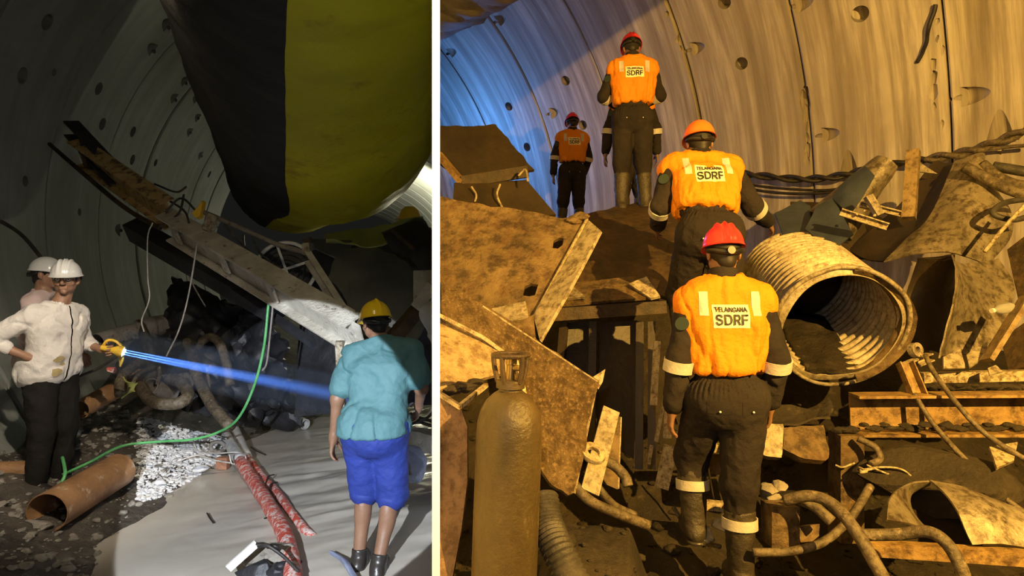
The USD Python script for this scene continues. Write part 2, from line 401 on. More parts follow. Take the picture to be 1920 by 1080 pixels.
mat('blue_sheet', (.02, .03, .055), (.05, .068, .11), 3, .5, .3, 20, metal=.2)
mat('orange_beam', (.23, .145, .052), (.36, .24, .095), 3, .55, .45, 30, c3=(.12, .072, .03), c3at=.58, grime=.55)
mat('pale_steel', (.26, .23, .165), (.44, .39, .29), 5, .5, .45, 30, c3=(.14, .105, .06), c3at=.58, grime=.55)
mat('cement_steel', (.40, .37, .30), (.66, .63, .54), 5, .6, .8, 40, c3=(.13, .10, .07), c3at=.63, bdist=.02)
mat('yellow_steel', (.38, .26, .10), (.56, .40, .18), 5, .6, .6, 36, c3=(.12, .08, .045), c3at=.55)
mat('timber', (.22, .16, .08), (.36, .27, .15), 3, .7, .5, 30, stretch=(1, 1, .2), grime=.5)
mat('grey_pipe', (.17, .15, .13), (.30, .27, .24), 5, .55, .4, 30, c3=(.10, .08, .06), c3at=.6)
mat('rust_pipe', (.22, .11, .045), (.40, .22, .10), 4, .5, .4, 26, c3=(.52, .42, .32), c3at=.62, stretch=(1, 1, 1))
mat('old_hose', (.07, .056, .038), (.17, .14, .095), 8, .55, .5, 40, c3=(.26, .215, .15), c3at=.62, grime=.5)
mat('dark_hose', (.03, .028, .025), (.08, .072, .06), 8, .5, .4, 40)
mat('black_cable', (.012, .011, .010), (.035, .03, .026), 12, .45, .2, 40)
mat('white_cable', (.50, .49, .46), (.72, .70, .66), 12, .5, .2, 40)
mat('green_hose', (.06, .30, .09), (.14, .48, .17), 7, .4, .1, 30)
mat('red_hose', (.48, .06, .04), (.62, .13, .085), 9, .45, .5, 50, c3=(.66, .55, .50), c3at=.52)
mat('cylinder_paint', (.030, .022, .010), (.085, .062, .028), 5, .40, .35, 40, c3=(.14, .105, .055), c3at=.64, stretch=(1, 1, .4))
mat('galvanised_rib', (.36, .32, .23), (.54, .49, .37), 6, .42, .3, 40, metal=.15, c3=(.20, .155, .09), c3at=.60, grime=.25)
mat('rubble', (.20, .18, .15), (.36, .33, .28), 6, .8, .8, 30, c3=(.13, .11, .085), c3at=.6)
mat('white_gravel', (.72, .72, .72), (.88, .88, .88), 20, .8, .4, 60)
mat('brick', (.34, .15, .085), (.44, .22, .13), 8, .8, .6, 50)
mat('dark_panel_and_shade', (.02, .014, .008), (.05, .036, .02), 2.5, .5, .3, 20, stretch=(1, 1, .3))  # dark panels, and parts darkened to stand for shadow
mat('dusty_panel', (.085, .085, .07), (.15, .15, .125), 2.2, .7, .4, 20)
mat('black_tarp_and_shade', (.012, .012, .014), (.03, .03, .034), 4, .45, .5, 12)  # tarps and black parts, also painted in for dark voids
mat('grey_sack', (.38, .40, .44), (.55, .57, .62), 5, .6, .5, 20)
mat('blue_bag', (.16, .19, .28), (.26, .30, .42), 5, .5, .5, 20)
mat('fabric_yellow', (.46, .40, .008), (.56, .50, .012), 1.3, .6, .35, 5, c3=(.36, .27, .01), c3at=.62, bdist=.05, spec=.2)
mat('fabric_black', (.003, .003, .003), (.006, .006, .005), 2, .8, .3, 5, bdist=.05)
mat('fabric_lime', (.30, .33, .08), (.42, .44, .14), 3, .5, .4, 8)
flat('white_plastic', (.75, .75, .73), .35)
flat('yellow_plastic', (.80, .52, .05), .3)
flat('black_plastic', (.012, .012, .012), .35)
flat('brass', (.35, .25, .10), .35, .8)
flat('clear_plastic', (.80, .82, .80), .15, transmission_weight=.75)
flat('lit_lens', (.5, .7, 1.0), .2, emission_color=(.35, .55, 1.0), emission_strength=6.0)

# ---------------------------------------------------------------- the setting: two bays of the bore and the added divider between them
DIV = -142.5 / F                                       # direction of the added divider, seen edge on
def ring_wall(name, u, n, off, h, R, a0, w, ks, phis, mat_, label, pockets, side_of, extra=None):
    """Precast rings of the lining as slabs with open joints; pockets: ('hole'|'bolt', px, py) cut where the photograph shows them."""
    T = Thing(name, (0, 0, 0), label, 'tunnel wall', kind='structure')
    axis = np.array([0, 0, EYE + h]) + n * off
    def hit(px, py):
        d = np.array([(px - 960) / F, 1, -(py - 540) / F]); A, B = d @ n, d[2]
        a, b, c = A * A + B * B, -2 * (A * off + B * h), off * off + h * h - R * R
        t = (-b + math.sqrt(max(b * b - 4 * a * c, 1e-9))) / (2 * a)
        return np.array([0, 0, EYE]) + t * d
    tools = {}
    for kind, px, py, *s in pockets:
        p = hit(px, py); al = (p @ u - a0) / w; inward = unit(axis - p - u * ((axis - p) @ u))
        s = s[0] if s else 1.0
        if kind == 'hole': tl = moved(trimesh.creation.cylinder(radius=.085 * s, height=.36, sections=20), basis(-inward + .25 * u), p - inward * .06)
        else:
            q = p + u * (.13 * s)
            cone = trimesh.creation.cone(radius=.105 * s, height=.38 * s, sections=20)
            bolt = trimesh.creation.cylinder(radius=.028 * s, height=.16, sections=12); bolt.apply_translation((0, .035, -.05))
            ax_ = -u + inward * .38
            if kind == 'up': ax_ = np.cross(inward, u); ax_ = (ax_ if ax_[2] > 0 else -ax_) + inward * .25; q = p
            R_ = basis(ax_, inward); q = q - inward * .03
            tl = [moved(cone, R_, q), moved(bolt, R_, q)]
        for t in (tl if isinstance(tl, list) else [tl]):
            for k in {math.floor(al - .12), math.floor(al + .12)}:
                tools.setdefault(k, []).append(Manifold(m3.Mesh(np.asarray(t.vertices, np.float32), np.asarray(t.faces, np.uint32))))
    parts = []
    for k in ks:
        g = .011; lo, hi = a0 + k * w + g, a0 + (k + 1) * w - g
        st = .012 * math.sin(k * 2.3); c = .018
        prof = [(lo, R + .42), (lo, R + st + c), (lo + c, R + st), (hi - c, R + st), (hi, R + st + c), (hi, R + .42)]
        ph = np.linspace(*phis, 56)
        P = np.array([[u * a + axis - u * (axis @ u) + r * (math.cos(f) * n + math.sin(f) * np.array([0, 0, 1.0])) for a, r in prof] for f in ph])
        nn, mm = len(ph), len(prof); v = P.reshape(-1, 3)
        i, j = np.meshgrid(np.arange(nn - 1), np.arange(mm), indexing='ij')
        q = np.stack([i * mm + j, (i + 1) * mm + j, (i + 1) * mm + (j + 1) % mm, i * mm + (j + 1) % mm], -1).reshape(-1, 4)
        f = np.vstack([q[:, [0, 1, 2]], q[:, [0, 2, 3]], [[0, j, j + 1] for j in range(1, mm - 1)], [[(nn - 1) * mm, (nn - 1) * mm + j + 1, (nn - 1) * mm + j] for j in range(1, mm - 1)]])
        t = trimesh.Trimesh(v, f, process=False)
        if t.volume < 0: f = f[:, ::-1]
        s = Manifold(m3.Mesh(v.astype(np.float32), f.astype(np.uint32)))
        for tl in tools.get(k, []): s = s - tl
        if extra: 
            for tl in extra(k, hit, axis): s = s - tl
        s = s.trim_by_plane(tuple(side_of[0]), float(side_of[1]))
        if s.num_tri() > 0 and s.volume() > .01: T.part('lining_segment', s, mat_, smooth=25)
    return T, hit

nl, nr = np.array([-UL[1], UL[0], 0]), np.array([UR[1], -UR[0], 0])
divn = unit([1, -DIV, 0])                              # points to the right bay
Lp = [('hole', 88, 42), ('hole', 42, 142), ('hole', 101, 136, .5), ('hole', 186, 167), ('bolt', 282, 88), ('hole', 193, 233), ('hole', 251, 248), ('bolt', 325, 182), ('bolt', 353, 245), ('hole', 250, 300), ('hole', 291, 305, .8),
      ('bolt', 375, 290), ('hole', 393, 327), ('hole', 150, 398, .6), ('hole', 47, 340, .7), ('bolt', 220, 430), ('hole', 262, 455), ('bolt', 345, 150), ('bolt', 365, 182), ('bolt', 368, 218), ('bolt', 310, 42)]
Rp = [('hole', 1356, 6), ('hole', 1388, 120), ('hole', 1610, 27, 1.1), ('hole', 1059, 152), ('hole', 953, 200), ('hole', 1091, 235), ('hole', 987, 276), ('bolt', 1312, 88), ('bolt', 1562, 250), ('bolt', 1836, 176, 1.15), ('bolt', 1042, 210),
      ('bolt', 1368, 304), ('bolt', 1512, 4), ('bolt', 850, 96), ('bolt', 942, 35), ('bolt', 1205, 350), ('up', 1876, 268, 1.3), ('up', 1592, 325, 1.1)]
def spalls(k, hit, axis):
    out = []
    r = np.random.default_rng(40 + k)
    rows = {1: [(1507, 178, 1.3), (1510, 195, 1.6), (1512, 215, 1.3), (1513, 240, .7), (1514, 262, .8), (1514, 285, 1), (1513, 300, .9)], 0: [(1757, 40, .5), (1756, 75, .5), (1750, 120, .8), (1749, 150, 1), (1750, 172, 1.0), (1768, 95, .6), (1752, 200, .5), (1766, 232, .5)], 2: [(1270, 73, .7), (1250, 25, .7), (1276, 90, .5)]}
    for kk, pts in rows.items():
        if k not in (kk, kk - 1): continue
        for px, py, s in pts:
            p = hit(px, py)
            b = stone((0, 0, 0), .075 * s, int(px + py), (.55, 1, 1.9), 1)
            out.append(Manifold(m3.Mesh(np.asarray(b.vertices + p, np.float32), np.asarray(b.faces, np.uint32))))
    return out
WL, hitL = ring_wall('wall_left', UL, nl, -1.12, .84, 4.4, 7.98, 1.565, range(-3, 6), (-.75, 2.3), 'lining_left', 'curved grey concrete lining of the dim bay, ring joints and bolt pockets', Lp, (-divn, -.02))
# the same bay's far rings, on the far side of the duct
def far_rings():
    axis = np.array([0, 0, EYE + .84]) + nl * -1.12
    for k in range(5, 22):
        lo, hi = 7.98 + k * 1.565 + .02, 7.98 + (k + 1) * 1.565 - .02
        ph = np.linspace(1.2, 3.9, 40)
        G = np.array([[UL * a + axis - UL * (axis @ UL) + (4.4 + .03 * (e == 0)) * (math.cos(f) * nl + math.sin(f) * np.array([0, 0, 1.0])) for a, e in ((lo, 0), (lo + .03, 1), (hi - .03, 1), (hi, 0))] for f in ph])
        s = Manifold(m3.Mesh(*[np.asarray(x, t) for x, t in zip((lambda q: (q.vertices, q.faces))(sheet(G, -.3)), (np.float32, np.uint32))]))
        if s.volume() < 0: s = Manifold(m3.Mesh(*[np.asarray(x, t) for x, t in zip((lambda q: (q.vertices, q.faces[:, ::-1]))(sheet(G, -.3)), (np.float32, np.uint32))]))
        s = s.trim_by_plane(tuple(-divn), -.02)
        if s.num_tri(): WL.part('lining_segment', s, 'lining_left', smooth=25)
far_rings()
WR, hitR = ring_wall('wall_right', UR, nr, 3.96425, 1.0018, 4.41496, 1.4946, 1.5215, range(-2, 8), (-.6, 2.0), 'lining_right', 'curved streaked concrete lining lit amber behind the rescue team', Rp, (divn, .02), spalls)

pth = 15.0 / F * 1.0
c0, c1 = np.array([DIV * 1.0, 1.0, 0]), np.array([DIV * 34, 34.0, 0])
Q = np.array([c0 - divn * pth / 2, c0 + divn * pth / 2, c1 + divn * pth / 2, c1 - divn * pth / 2])
bd = trimesh.Trimesh(np.vstack([Q + (0, 0, -1.2), Q + (0, 0, 9)]), [[0, 1, 5], [0, 5, 4], [1, 2, 6], [1, 6, 5], [2, 3, 7], [2, 7, 6], [3, 0, 4], [3, 4, 7], [4, 5, 6], [4, 6, 7], [0, 2, 1], [0, 3, 2]], process=False)
obj('added_divider', bd, 'divider_white', smooth=False, label='added thin white divider standing edge on between the two tunnel bays', cat='added_partition', kind='structure')  # added divider, closes the gap between the bays and separates their light

# grounds: a mud bank and flooded invert on the left, a slope of mud on the right
def ground(name, xs, ys, zf, mat_, label, cat, kind='structure', keep=None, smooth=60):
    X, Y = np.meshgrid(xs, ys, indexing='ij') if np.ndim(xs) == 1 else (xs, ys)
    Z = zf(X, Y); n, m = X.shape
    v = np.stack([X, Y, Z], -1).reshape(-1, 3)
    i, j = np.meshgrid(np.arange(n - 1), np.arange(m - 1), indexing='ij'); k = (i * m + j).ravel()
    q = np.stack([k, k + m, k + m + 1, k + 1], 1)
    if keep is not None:
        ok = keep(X, Y).ravel(); q = q[ok[q].all(1)]
        us, inv = np.unique(q, return_inverse=True); v, q = v[us], inv.reshape(q.shape)
    return obj(name, trimesh.Trimesh(v, np.vstack([q[:, [0, 1, 2]], q[:, [0, 2, 3]]]), process=False), mat_, smooth=smooth, label=label, cat=cat, kind=kind)

def fb(X, Y, s, seed, oct=4): return meshkit.fbm(np.stack([X * s, Y * s, np.zeros_like(X) + .37], -1), oct, seed) - .5
def bank_edge(Y): return np.interp(Y, [1, 3.0, 3.56, 4.0, 4.6, 5.6, 6.6, 7.4, 9], [-1.6, -2.1, -2.42, -2.66, -2.7, -2.85, -3.0, -3.2, -3.6])
def zleft(X, Y):
    d = bank_edge(Y) - X                                   # how far on to the bank
    z = -.16 + .30 * np.clip((d + .25) / .75, 0, 1.6) + .10 * np.clip(d - .8, 0, 2)
    z = z + .16 * fb(X, Y, 1.6, 3) * (np.clip(d + .5, 0, .6) / .6) + .05 * fb(X, Y, 9, 4) * np.clip(d + .3, 0, .5) * 2
    z = z + np.clip(Y - 6.6, 0, 3) * .25 * np.clip(d + 1.2, 0, 1)
    return z
sl = np.linspace(-.98, DIV - .004, 190)[:, None]; yy = np.geomspace(2.3, 13, 190)[None, :]
ground('floor', sl * yy, np.broadcast_to(yy, (190, 190)), zleft, 'wet_mud', 'trampled dark mud bank strewn with small rubble beside the water', 'mud bank')
# muddy water, rippled by its flow
def zwater(X, Y):
    a = X * .86 + Y * .5; b = -X * .5 + Y * .86
    f = meshkit.fbm(np.stack([a * 1.3, b * 5.0, np.zeros_like(X)], -1), 3, 21) - .5
    g = meshkit.fbm(np.stack([a * 3.2, b * 9.0, np.zeros_like(X) + 2], -1), 3, 22) - .5
    amp = np.clip((Y - 3.6) / 1.5, .12, 1) * np.clip((X + 2.6) / .9, .1, 1)
    return .085 * f * amp + .03 * g * amp + .006 * fb(X, Y, 7, 5)
mat('muddy_water', (.46, .42, .35), (.55, .51, .44), .8, .22, .05, 4, spec=.25)
sl = np.linspace(-.75, DIV - .004, 200)[:, None]; yy = np.geomspace(2.4, 9.5, 260)[None, :]
ground('water_surface', sl * yy, np.broadcast_to(yy, (200, 260)), zwater, 'muddy_water', 'milky brown floodwater rippling over the tunnel floor', 'water', smooth=True)

def zright(X, Y):
    s = X / Y
    z = np.interp(Y, [1.2, 2.2, 3.2, 3.9, 4.6, 5.4, 6.0, 9, 13], [-.05, 0.0, .05, .22, .75, 1.65, 2.25, 2.35, 2.5])
    left = np.interp(s, [-.13, .0, .08, .20, .27], [.2, .3, .62, .55, 0]) * np.interp(Y, [1.9, 2.3, 2.8, 3.3], [0, 1, 1, 0])
    dip = np.interp(s, [.28, .40, .9], [0, .75, 1.25]) * np.interp(Y, [3, 4.2, 6, 9], [0, .55, 1, .9])
    return z - dip + left + .22 * fb(X, Y, 1.3, 8) + .07 * fb(X, Y, 6, 9) + .03 * fb(X, Y, 19, 10)
sl = np.linspace(DIV + .006, 1.15, 260)[:, None]; yy = np.geomspace(1.2, 12.5, 230)[None, :]
def in_bore(X, Y):
    q = X * nr[0] + Y * nr[1]
    return q < 3.964 + 4.6
ground('floor_mud', sl * yy, np.broadcast_to(yy, (260, 230)), zright, 'mud', 'slope of dark clotted mud under the wreckage of the amber bay', 'mud slope', keep=in_bore)
# ---------------------------------------------------------------- people
mat('skin', (.20, .105, .06), (.25, .135, .08), 6, .5, .15, 60)
mat('skin_lit', (.30, .165, .10), (.36, .20, .125), 6, .48, .15, 60)  # brighter copy of the skin, lamplight put into the colour
flat('hair', (.012, .010, .009), .6)
mat('coverall', (.019, .016, .0165), (.034, .029, .028), 3, .8, .35, 60, spec=.12)
mat('vest_orange', (.66, .215, .008), (.73, .25, .011), 2, .7, .5, 40, spec=.25)
mat('reflective', (.44, .42, .38), (.56, .54, .49), 6, .4, .3, 60)
flat('badge_green', (.015, .032, .03), .7)
flat('patch', (.90, .80, .50), .6)
flat('print_black', (.02, .018, .016), .6)
flat('helmet_red', (.75, .03, .03), .28)
flat('helmet_orange', (.90, .17, .02), .3)
flat('helmet_white', (.78, .79, .78), .25)
flat('helmet_yellow', (.90, .60, .02), .22)
flat('rubber', (.03, .026, .022), .35)
mat('boot_mud', (.022, .018, .014), (.06, .05, .036), 6, .45, .5, 30)
mat('shirt_white', (.72, .68, .64), (.80, .76, .72), 2, .75, .3, 40)
mat('shirt_pink', (.62, .46, .44), (.70, .54, .52), 2, .75, .3, 40)
mat('trouser_dark', (.012, .011, .010), (.022, .020, .018), 3, .8, .3, 40, spec=.12)
mat('shirt_teal', (.055, .15, .165), (.08, .19, .205), 2, .7, .3, 30)
mat('trouser_blue', (.012, .03, .20), (.02, .045, .28), 3, .7, .4, 30)
flat('spectacle_metal', (.5, .45, .35), .25, .9)
flat('eye_white', (.75, .72, .68), .3)
mat('mud_stain', (.40, .30, .13), (.52, .42, .22), 9, .8, .3, 40)

def joints(**kw):
    """A standing figure 1.75 m tall facing +y; x is the figure's right."""
    j = dict(hipL=(-.09, 0, .93), hipR=(.09, 0, .93), waist=(0, 0, 1.08), chest=(0, -.005, 1.29), shL=(-.168, -.01, 1.41), shR=(.168, -.01, 1.41), neck=(0, -.01, 1.50), head=(0, .015, 1.65),
             elL=(-.245, -.03, 1.15), elR=(.245, -.03, 1.15), wrL=(-.265, .03, .91), wrR=(.265, .03, .91), knL=(-.10, .02, .50), knR=(.10, .02, .50), anL=(-.105, -.02, .09), anR=(.105, -.02, .09),
             hdL=None, hdR=None, yaw=0.0, pitch=0.0, roll=0.0)
    j.update(kw)
    return {k: (np.asarray(v, float) if isinstance(v, tuple) and k[:2] != 'hd' else v) for k, v in j.items()}

def head_frame(j):
    cy, sy, cp, sp, cr, sr = math.cos(j['yaw']), math.sin(j['yaw']), math.cos(j['pitch']), math.sin(j['pitch']), math.cos(j['roll']), math.sin(j['roll'])
    Rz = np.array([[cy, -sy, 0], [sy, cy, 0], [0, 0, 1]]); Rx = np.array([[1, 0, 0], [0, cp, -sp], [0, sp, cp]]); Ry = np.array([[cr, 0, sr], [0, 1, 0], [-sr, 0, cr]])
    return Rz @ Rx @ Ry

def lat(V, p, wx, r, j, k, g=0.0):
    """A flattened body section: a capsule across the body at p."""
    ax = unit(j['shR'] - j['shL']) if p[2] > j['waist'][2] + .06 else unit(j['hipR'] - j['hipL'])
    V.cap(p - ax * wx, p + ax * wx, r + g, None, k)

def torso(V, j, g=0.0, bulk=1.0, belly=0.0, k=.035, low=True, hem=0.0):
    if low: lat(V, (j['hipL'] + j['hipR']) / 2 + (0, -.012, .03), .072, .102 * bulk, j, k, g + hem)
    if low: V.ell((j['hipL'] + j['hipR']) / 2 + (0, -.06, -.02), (.142 + g + hem, .085 + g + hem, .11 + g + hem), k=k)
    lat(V, j['waist'], .046, .092 * bulk, j, k, g + hem * .5)
    if belly: V.ell(j['waist'] + (0, .06, .0), (.13 + g, .11 * belly + g, .14 + g), k=k)
    lat(V, (j['waist'] + j['chest']) / 2, .064, .102 * bulk, j, k, g)
    lat(V, j['chest'], .078, .110 * bulk, j, k, g)
    c = (j['shL'] + j['shR']) / 2; n = j['neck']
    for s in 'LR': V.cap(n + (j['sh' + s] - n) * .25 + (0, 0, -.02), j['sh' + s] + (j['neck'] - j['sh' + s]) * .12, .060 + g, .056 + g, k)
    V.cap(c + (0, 0, -.05), n, .085 + g, .058 + g * .5, k)

def arm(V, j, s, g=0.0, k=.035, upto=1.0):
    a, e, w = j['sh' + s], j['el' + s], j['wr' + s]
    V.cap(a, e, .054 + g, .043 + g, k)
    if upto > 1: return
    V.cap(e, e + (w - e) * upto, .043 + g, (.029 if g < .01 else .034) + g * .8, k)

def leg(V, j, s, g=0.0, k=.035, upto=1.0, calf=1.0):
    h, n, a = j['hip' + s], j['kn' + s], j['an' + s]
    V.cap(h + (0, 0, -.01), n, .088 + g, .060 + g, k)
    V.cap(n, n + (a - n) * upto, .056 * calf + g, (.040 * calf + g) if g else .036, k)
    if not g: V.ell(n + (a - n) * .3 + (0, -.02, 0), (.048, .05, .10), k=.03)

def hand(V, j, s, curl=.5, spread=.012):
    """Palm, four jointed fingers of unequal length and a thumb on the side of the palm."""
    w = j['wr' + s]; hd = j['hd' + s]
    d = unit(w - j['el' + s]) if hd is None else unit(hd[0])
    side = (1 if s == 'R' else -1)
    n = np.array([-side * 1.0, 0, 0]) if hd is None else np.asarray(hd[1], float)   # the way the palm faces
    n = unit(n - (n @ d) * d)
    t = np.cross(n, d) * side                             # towards the thumb
    if hd is None and t[1] < 0: t = -t
    if hd is not None and len(hd) > 2: t = unit(np.asarray(hd[2], float)); t = unit(t - (t @ d) * d - 0)
    if hd is not None and len(hd) > 3: curl = hd[3]
    V.cap(w - d * .01, w + d * .03, .027, .026, .02)
    for x in (-.026, -.009, .009, .026): V.cap(w + d * .02 + t * x * .7, w + d * .088 + t * x, .0125, .0115, .012)
    for i, (x, L) in enumerate(((.030, .072), (.0105, .080), (-.0105, .074), (-.030, .058))):
        p = w + d * .088 + t * x; ang = curl * (.35 + .10 * i)
        for q, l, r in ((0, .45, .0092), (1, .31, .0085), (2, .24, .0076)):
            ang2 = ang + curl * .75 * q
            v = d * math.cos(ang2) + n * math.sin(ang2) + t * (.06 * x / .03)
            e = p + unit(v) * L * l
            V.cap(p, e, r, r * .93, .004); p = e
    p = w + d * .03 + t * .026 + n * .006
    for l, v, r in ((.042, d * .62 + t * .62 + n * .35, .0118), (.032, d * .82 + t * .25 + n * .40, .0098), (.024, d * .8 + t * .05 + n * .5, .0086)):
        e = p + unit(v) * l; V.cap(p, e, r, r * .92, .006); p = e

def head(V, j, face=True):
    R = head_frame(j); c = j['head']; P = lambda x, y, z: c + R @ np.array([x, y, z])
    V.cap(j['neck'] - (0, 0, .03), P(0, -.025, -.05), .058, .052, .03)
    V.ell(P(0, -.008, .03), (.074, .092, .086), R.T, .02)
    V.cap(P(0, .028, -.045), P(0, .052, -.078), .052, .030, .035)
    V.cap(P(-.03, .02, -.06), P(.03, .02, -.06), .035, None, .03)
    for s in (-1, 1):
        V.ell(P(.076 * s, -.012, -.012), (.011, .020, .032), R.T, .008)
        V.cap(P(.074 * s, -.004, -.03), P(.070 * s, .0, -.042), .008, .006, .006)
    if not face: return
    V.cap(P(-.036, .076, .018), P(.036, .076, .018), .011, None, .014)       # brow
    for s in (-1, 1):
        V.ell(P(.033 * s, .092, -.004), (.019, .015, .011), R.T, .010, sub=True)
        V.ell(P(.033 * s, .072, -.004), (.014, .013, .012), R.T, .003)
        V.cap(P(.046 * s, .058, -.03), P(.03 * s, .068, -.036), .020, .016, .02)   # cheek
        V.cap(P(.030 * s, .084, .004), P(.046 * s, .076, .003), .0045, None, .004) # lid
    V.cap(P(0, .083, .008), P(0, .108, -.032), .009, .0135, .010)           # nose
    for s in (-1, 1): V.ell(P(.013 * s, .097, -.037), (.009, .010, .008), R.T, .006)
    V.cap(P(-.020, .082, -.062), P(.020, .082, -.062), .0075, None, .005)
    V.cap(P(-.018, .080, -.073), P(.018, .080, -.073), .008, None, .005)
    V.cap(P(-.026, .090, -.0675), P(.026, .090, -.0675), .0035, None, .003, sub=True)
    V.ell(P(0, .070, -.098), (.022, .018, .016), R.T, .012)

def folds(m, amp, sc, seed, noise2=0.0, weight=None, crease=0.0):
    """Creases in cloth: the surface moves along its normals."""
    v, f, n = meshkit.arrays(m, True)
    d = 1 - np.abs(2 * meshkit.fbm(v * np.asarray(sc), 3, seed) - 1) * 2.2
    d = np.clip(d, -.55, 1) * amp
    if crease:
        w_ = v * np.asarray(sc) * .55 + .35 * meshkit.fbm(v * 7, 2, seed + 3)[:, None]
        d = d - crease * np.exp(-((meshkit.fbm(w_, 2, seed + 21) - .5) / .045) ** 2)
    if noise2: d = d + noise2 * (meshkit.fbm(v * 30, 2, seed + 9) - .5)
    if weight is not None: d = d * weight(v)
    return trimesh.Trimesh(v + n * d[:, None], f, process=False)

def helmet(T, c, R, colour, ridges=3, peak=.035, strap=True, brim=.009, label=None, tag_=None):
    """A hard hat: ribbed shell with an edge, a peak, an inner headband and the ratchet strap at the nape."""
    nt, na = 22, 72
    th, a = np.meshgrid(np.linspace(0, 1, nt), np.linspace(0, 2 * np.pi, na, endpoint=False), indexing='ij')
    el = th * (np.pi / 2) * 1.04
    x, y, z = np.sin(el) * np.sin(a), np.sin(el) * np.cos(a), np.cos(el)
    bump = np.zeros_like(x)
    for k in range(ridges):
        xr = (k - (ridges - 1) / 2) * .34
        bump += .0085 * np.exp(-((x - xr) / .075) ** 2) * np.clip(1.2 - th * 1.05, 0, 1) ** .6 * np.clip(np.sin(el) * 4, 0, 1)
    P = np.stack([x * (.099 + bump), y * (.122 + bump) , z * (.116 + bump * 1.6) - .005], -1)
    fl = np.clip((th - .93) / .07, 0, 1)
    out = np.stack([np.sin(a), np.cos(a), np.zeros_like(a)], -1)
    P = P + out * (fl * (brim + peak * np.clip(np.cos(a), 0, 1) ** 3))[..., None] - np.array([0, 0, .010]) * (fl * np.clip(np.cos(a), 0, 1))[..., None]
    def solid(P, th_):
        v = P.reshape(-1, 3); o = nt * na
        i, j = np.meshgrid(np.arange(nt - 1), np.arange(na), indexing='ij')
        q = np.stack([i * na + j, i * na + (j + 1) % na, (i + 1) * na + (j + 1) % na, (i + 1) * na + j], -1).reshape(-1, 4)[:, ::-1]
        inn = v * np.array([.965, .965, .97]) - (0, 0, .002)
        e = (nt - 1) * na + np.arange(na); e2 = (nt - 1) * na + (np.arange(na) + 1) % na
        q = np.vstack([q, q[:, ::-1] + o, np.stack([e, e2, e2 + o, e + o], 1)])
        return trimesh.Trimesh(np.vstack([v, inn]), np.vstack([q[:, [0, 1, 2]], q[:, [0, 2, 3]]]), process=False)
    at = c + R @ np.array([0, -.006, .034])
    h = T.part('hard_hat', moved(solid(P, .003), R, at), colour, smooth=50, local=True, label=label)
    band = [(math.sin(t) * .083, -.006 + math.cos(t) * .101, .002) for t in np.linspace(0, 2 * np.pi, 25)]
    T.part('headband', moved(tube(band, .011, 6, 0), R, at), 'black_plastic', h, smooth=True, local=True)
    if strap:
        nape = [(math.sin(t) * .081, -.012 - math.cos(t) * .097, -.030 - .022 * math.cos(t) ** 2) for t in np.linspace(-1.5, 1.5, 21)]
        V = tube(nape, .016, 8, 0, wob=0)
        T.part('nape_strap', moved(V, R, at), 'black_plastic', h, smooth=True, local=True)
        kn = moved(trimesh.creation.cylinder(radius=.019, height=.022, sections=20), basis((0, -1, 0)), (0, -.122, -.048))
        T.part('ratchet_knob', moved(kn, R, at), 'black_plastic', h, local=True)
    return h

def hair(T, j, low=-.055):
    R = head_frame(j); c = j['head']
    V = Vol(c - .16, c + .16, .007); P = lambda x, y, z: c + R @ np.array([x, y, z])
    V.ell(P(0, -.014, .03), (.079, .094, .090), R.T, .01)
    V.cap(P(0, -.045, -.02), P(0, -.055, low), .062, .045, .03)
    V.cut(P(0, .035, .02), R @ np.array([0, 1, -.30])); V.cut(P(0, 0, low - .005), R @ np.array([0, .5, -1]))
    T.part('hair', V.mesh(), 'hair', smooth=True, local=True)

def bounds(j, m=.22):
    P = np.array([v for k, v in j.items() if isinstance(v, np.ndarray) and v.shape == (3,)])
    return P.min(0) - (m, m, .12), P.max(0) + (m, m, m)

def body(T, j, h, mat_, bulk=.93, face=False, feet=False):
    lo, hi = bounds(j); lo[2] = min(j['anL'][2], j['anR'][2]) - .13
    V = Vol(lo, hi, h)
    torso(V, j, -.008, bulk)
    for s in 'LR':
        arm(V, j, s, -.004); leg(V, j, s, 0 if feet else -.004); hand(V, j, s)
        a = j['an' + s]; V.cap(a + (0, -.03, -.045), a + (0, .13, -.062), .036, .026, .03)
    head(V, j, face)
    m = V.mesh()
    return T.part('body', m, mat_, smooth=True, local=True)

def boots(T, j, h=.009, high=.30, mat_='boot_mud', name='rubber_boot'):
    for s in 'LR':
        n, a = j['kn' + s], j['an' + s]; d = unit(n - a)
        fw = unit(np.array([d[0] * 0, 1, 0]))
        V = Vol(np.minimum(a, a + d * high) - (.16, .18, .14), np.maximum(a, a + d * high) + (.16, .24, .06), h)
        V.cap(a + d * -.01, a + d * (high + .04), .058 if high > .15 else .045, .078 if high > .15 else .05, .02)
        V.cap(a + (0, -.035, -.045), a + (0, .06, -.045), .046, .046, .03); V.cap(a + (0, .06, -.048), a + (0, .165, -.055), .046, .040, .03)
        V.cut(a + d * high, d); V.cut(a + (0, 0, -.088), (0, 0, -1))
        b = T.part(name, folds(V.mesh(), .004, (9, 9, 16), 3), mat_, smooth=True, local=True)
        V = Vol(a - (.12, .14, .12), a + (.12, .26, -.02), h)
        V.cap(a + (0, -.035, -.085), a + (0, .165, -.085), .052, .046, .01); V.cut(a + (0, 0, -.070), (0, 0, 1)); V.cut(a + (0, 0, -.092), (0, 0, -1))
        T.part('sole', V.mesh(), 'rubber', b, smooth=40, local=True)

